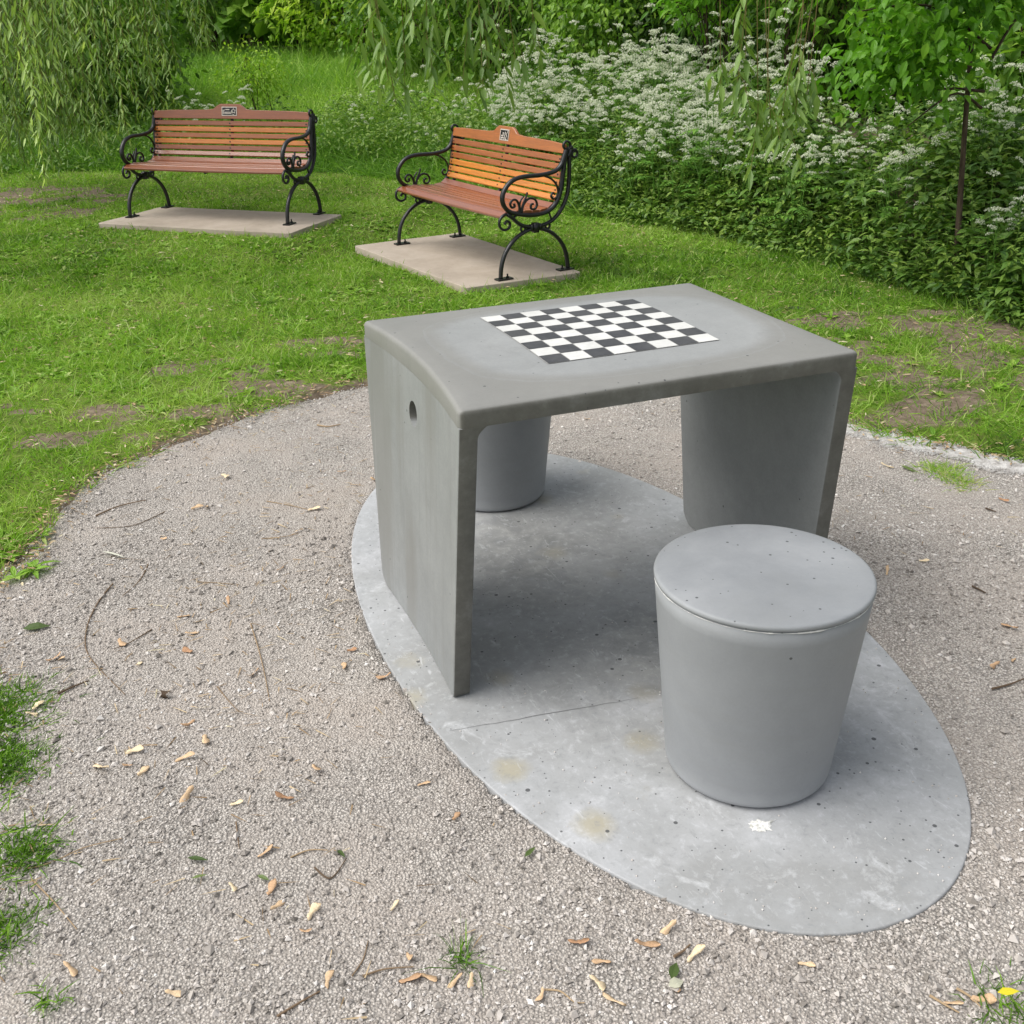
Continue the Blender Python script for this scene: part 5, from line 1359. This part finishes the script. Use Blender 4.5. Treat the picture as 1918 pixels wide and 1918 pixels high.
def flat_leaf(u, v, L_, W_, rz, mat, tone, label, name='fallen_leaf', cat='leaf', z=None, curl=.05):
    p = ground_at(u, v, 0 if z is None else z); A = Acc()
    add_leaves(A, np.array([[-L_ / 2, 0, 0]]), np.array([[1, 0, .05]]), np.array([[0, 0, 1.]]), [L_], [W_], [tone], [curl], 'broad' if W_ > L_ * .4 else 'long')
    o = link(name, A.mesh(name), mat, loc=(p[0], p[1], (float(gr_h(p[0], p[1])) if z is None else z) + .008)); o.rotation_euler = (.25 * rng.normal(), 0, rz); tag(o, label, cat); return o


flat_leaf(213, 1043, .105, .017, -.55, MAT_PALE, .8, 'long white bleached leaf on the gravel at left', curl=.02)
flat_leaf(62, 1067, .06, .012, .1, MAT_GREENLEAF, .5, 'narrow green leaf on gravel near the left lawn edge')
flat_leaf(993, 1606, .035, .011, .9, MAT_GREENLEAF, .4, 'small folded green leaf on the gravel left of the pad front')
flat_leaf(640, 1608, .03, .010, -.9, MAT_GREENLEAF, .2, 'dark green leaf tip by the bent dark twig')
flat_leaf(372, 1617, .045, .012, -.2, MAT_GREENLEAF, .1, 'dull dark green leaf lying alone on the gravel')
flat_leaf(375, 1650, .03, .009, .3, MAT_GREENLEAF, 1, 'yellow-green star-shaped scrap on the gravel', 'leaf_scrap')
flat_leaf(495, 1652, .03, .009, -.5, MAT_GREENLEAF, .7, 'thin green leaf scrap above a tan seed')
flat_leaf(1262, 1828, .04, .018, 1.2, MAT_GREENLEAF, .25, 'grey-green leaf above a pale seed in front of the pad')
flat_leaf(1266, 1852, .03, .02, .4, MAT_PALE, .1, 'cream crumpled leaf under the grey-green leaf')
flat_leaf(70, 1180, .07, .03, .3, MAT_GREENLEAF, .3, 'crumpled green leaf by the left straw heap')
flat_leaf(1700, 885, .06, .02, -.9, MAT_GREENLEAF, .6, 'olive wilted leaf beside the white dust line')
zl = .03
flat_leaf(1490, 580, .11, .018, -.15, MAT_GREENLEAF, .0, 'dark fallen willow leaves on the lawn behind the table, nearest its corner', 'fallen_twig_leaf', z=zl)
flat_leaf(1600, 592, .09, .018, -.5, MAT_GREENLEAF, .0, 'dark fallen willow leaf on the bare lawn patch right of the table', z=zl)
# curled dark leaf
A = Acc(); t_ = np.linspace(.3, 5.0, 14); rr_ = np.linspace(.005, .012, 14)
V = [(rr_[i] * math.cos(t_[i]), w_ * (1 + .5 * math.sin(t_[i] * 1.7)), .012 + rr_[i] * math.sin(t_[i])) for w_ in (-.012, .012) for i in range(14)]
A.add(V, q=[[i, i + 1, 15 + i, 14 + i] for i in range(13)], r=.05); p = ground_at(312, 1308)
o = link('curled_leaf', A.mesh('curled_leaf', True), MAT_STICK, loc=(p[0], p[1], .002)); o.rotation_euler.z = 1.3; tag(o, 'rolled-up dark brown leaf on the gravel at left', 'leaf')


def tuft(u, v, n, L_, spread_, label, name='grass_tuft', tone=.4, long_=0, z=None, wd=.0026):
    p = ground_at(u, v); A = Acc()
    P = np.stack([rng.normal(0, spread_, n), rng.normal(0, spread_, n), np.zeros(n)], -1); D = rdir(n, .25, 1.0) + P * [8, 8, 0]
    N = np.stack([rng.normal(0, 1, n), rng.normal(0, 1, n), rng.normal(0, .3, n)], -1); LL = L_ * rng.uniform(.4, 1.2, n)
    if long_: LL[:long_] *= 2.0
    add_leaves(A, P, D, N, LL, wd * rng.uniform(.7, 1.4, n), np.clip(rng.normal(tone, .22, n), 0, 1), rng.uniform(.1, .7, n), 'blade')
    o = link(name, A.mesh(name), MAT_GRASS, loc=(p[0], p[1], float(gr_h(p[0], p[1])) - .003)); tag(o, label, 'grass tuft'); return o


tuft(868, 1800, 90, .055, .014, 'dark grass tuft with long blades on the gravel in front of the pad', tone=.18, long_=12)
tuft(97, 1872, 60, .05, .011, 'small upright grass tuft near the bottom left corner', tone=.4)
tuft(40, 1600, 700, .045, .032, 'spreading grass clump with straw at the left edge', tone=.3, long_=20)
tuft(0, 1750, 700, .042, .032, 'grass clump cut off by the left edge, near the bottom', tone=.3)
tuft(-2, 1335, 1900, .045, .058, 'grass patch growing into the gravel at the left edge', tone=.28, long_=10)
tuft(-2, 1440, 1900, .045, .05, 'thick green grass patch at the left edge, below the straw-strewn one', tone=.25)
tuft(1890, 1905, 160, .06, .03, 'grass tuft with a yellow petal in the bottom right corner', tone=.3)
tuft(1760, 885, 420, .06, .035, 'half-dry grass tuft on the gravel just below the white dust line', tone=.8)
tuft(1800, 905, 240, .06, .03, 'uprooted yellowing grass wisps right of the half-dry tuft', tone=.92)
MAT_YEL = leaf_mat('yellow_petal', [(0, (.75, .62, .02)), (1, (.85, .75, .06))], .25, tint=(1, 1, .3))
flat_leaf(1887, 1864, .036, .013, .05, MAT_YEL, .5, 'bright yellow petal lying on the corner grass tuft', 'petal', 'petal', z=.035)

# dock plant with long leaves at the right edge of the lawn
def rosette(u, v, n, L_, W_, label, z=.02):
    p = ground_at(u, v, z); A = Acc(); a_ = np.arange(n) * 2.4; el = rng.uniform(.15, 1.0, n)
    D = np.stack([np.cos(a_) * np.cos(el), np.sin(a_) * np.cos(el), np.sin(el)], -1)
    add_leaves(A, np.zeros((n, 3)) + D * .02, D, np.tile(UP, (n, 1)), L_ * rng.uniform(.6, 1.15, n), W_ * rng.uniform(.8, 1.2, n), np.clip(rng.normal(.62, .15, n), 0, 1), rng.uniform(.2, .7, n), 'long')
    o = link('dock_plant', A.mesh('dock_plant'), MAT_UNDER, loc=(p[0], p[1], float(H(p[0], p[1])))); tag(o, label, 'weed'); return o


rosette(1890, 560, 16, .20, .055, 'broad-leaved dock plant at the right edge, leaves drooping over the lawn')
rosette(1800, 505, 14, .17, .045, 'dock plant with pale leaves left of the drooping one')
rosette(1660, 488, 12, .15, .04, 'low leafy weed at the foot of the bank behind the table')
rosette(1905, 500, 14, .2, .05, 'tall-leaved weed in front of the dark shrub at the right edge')
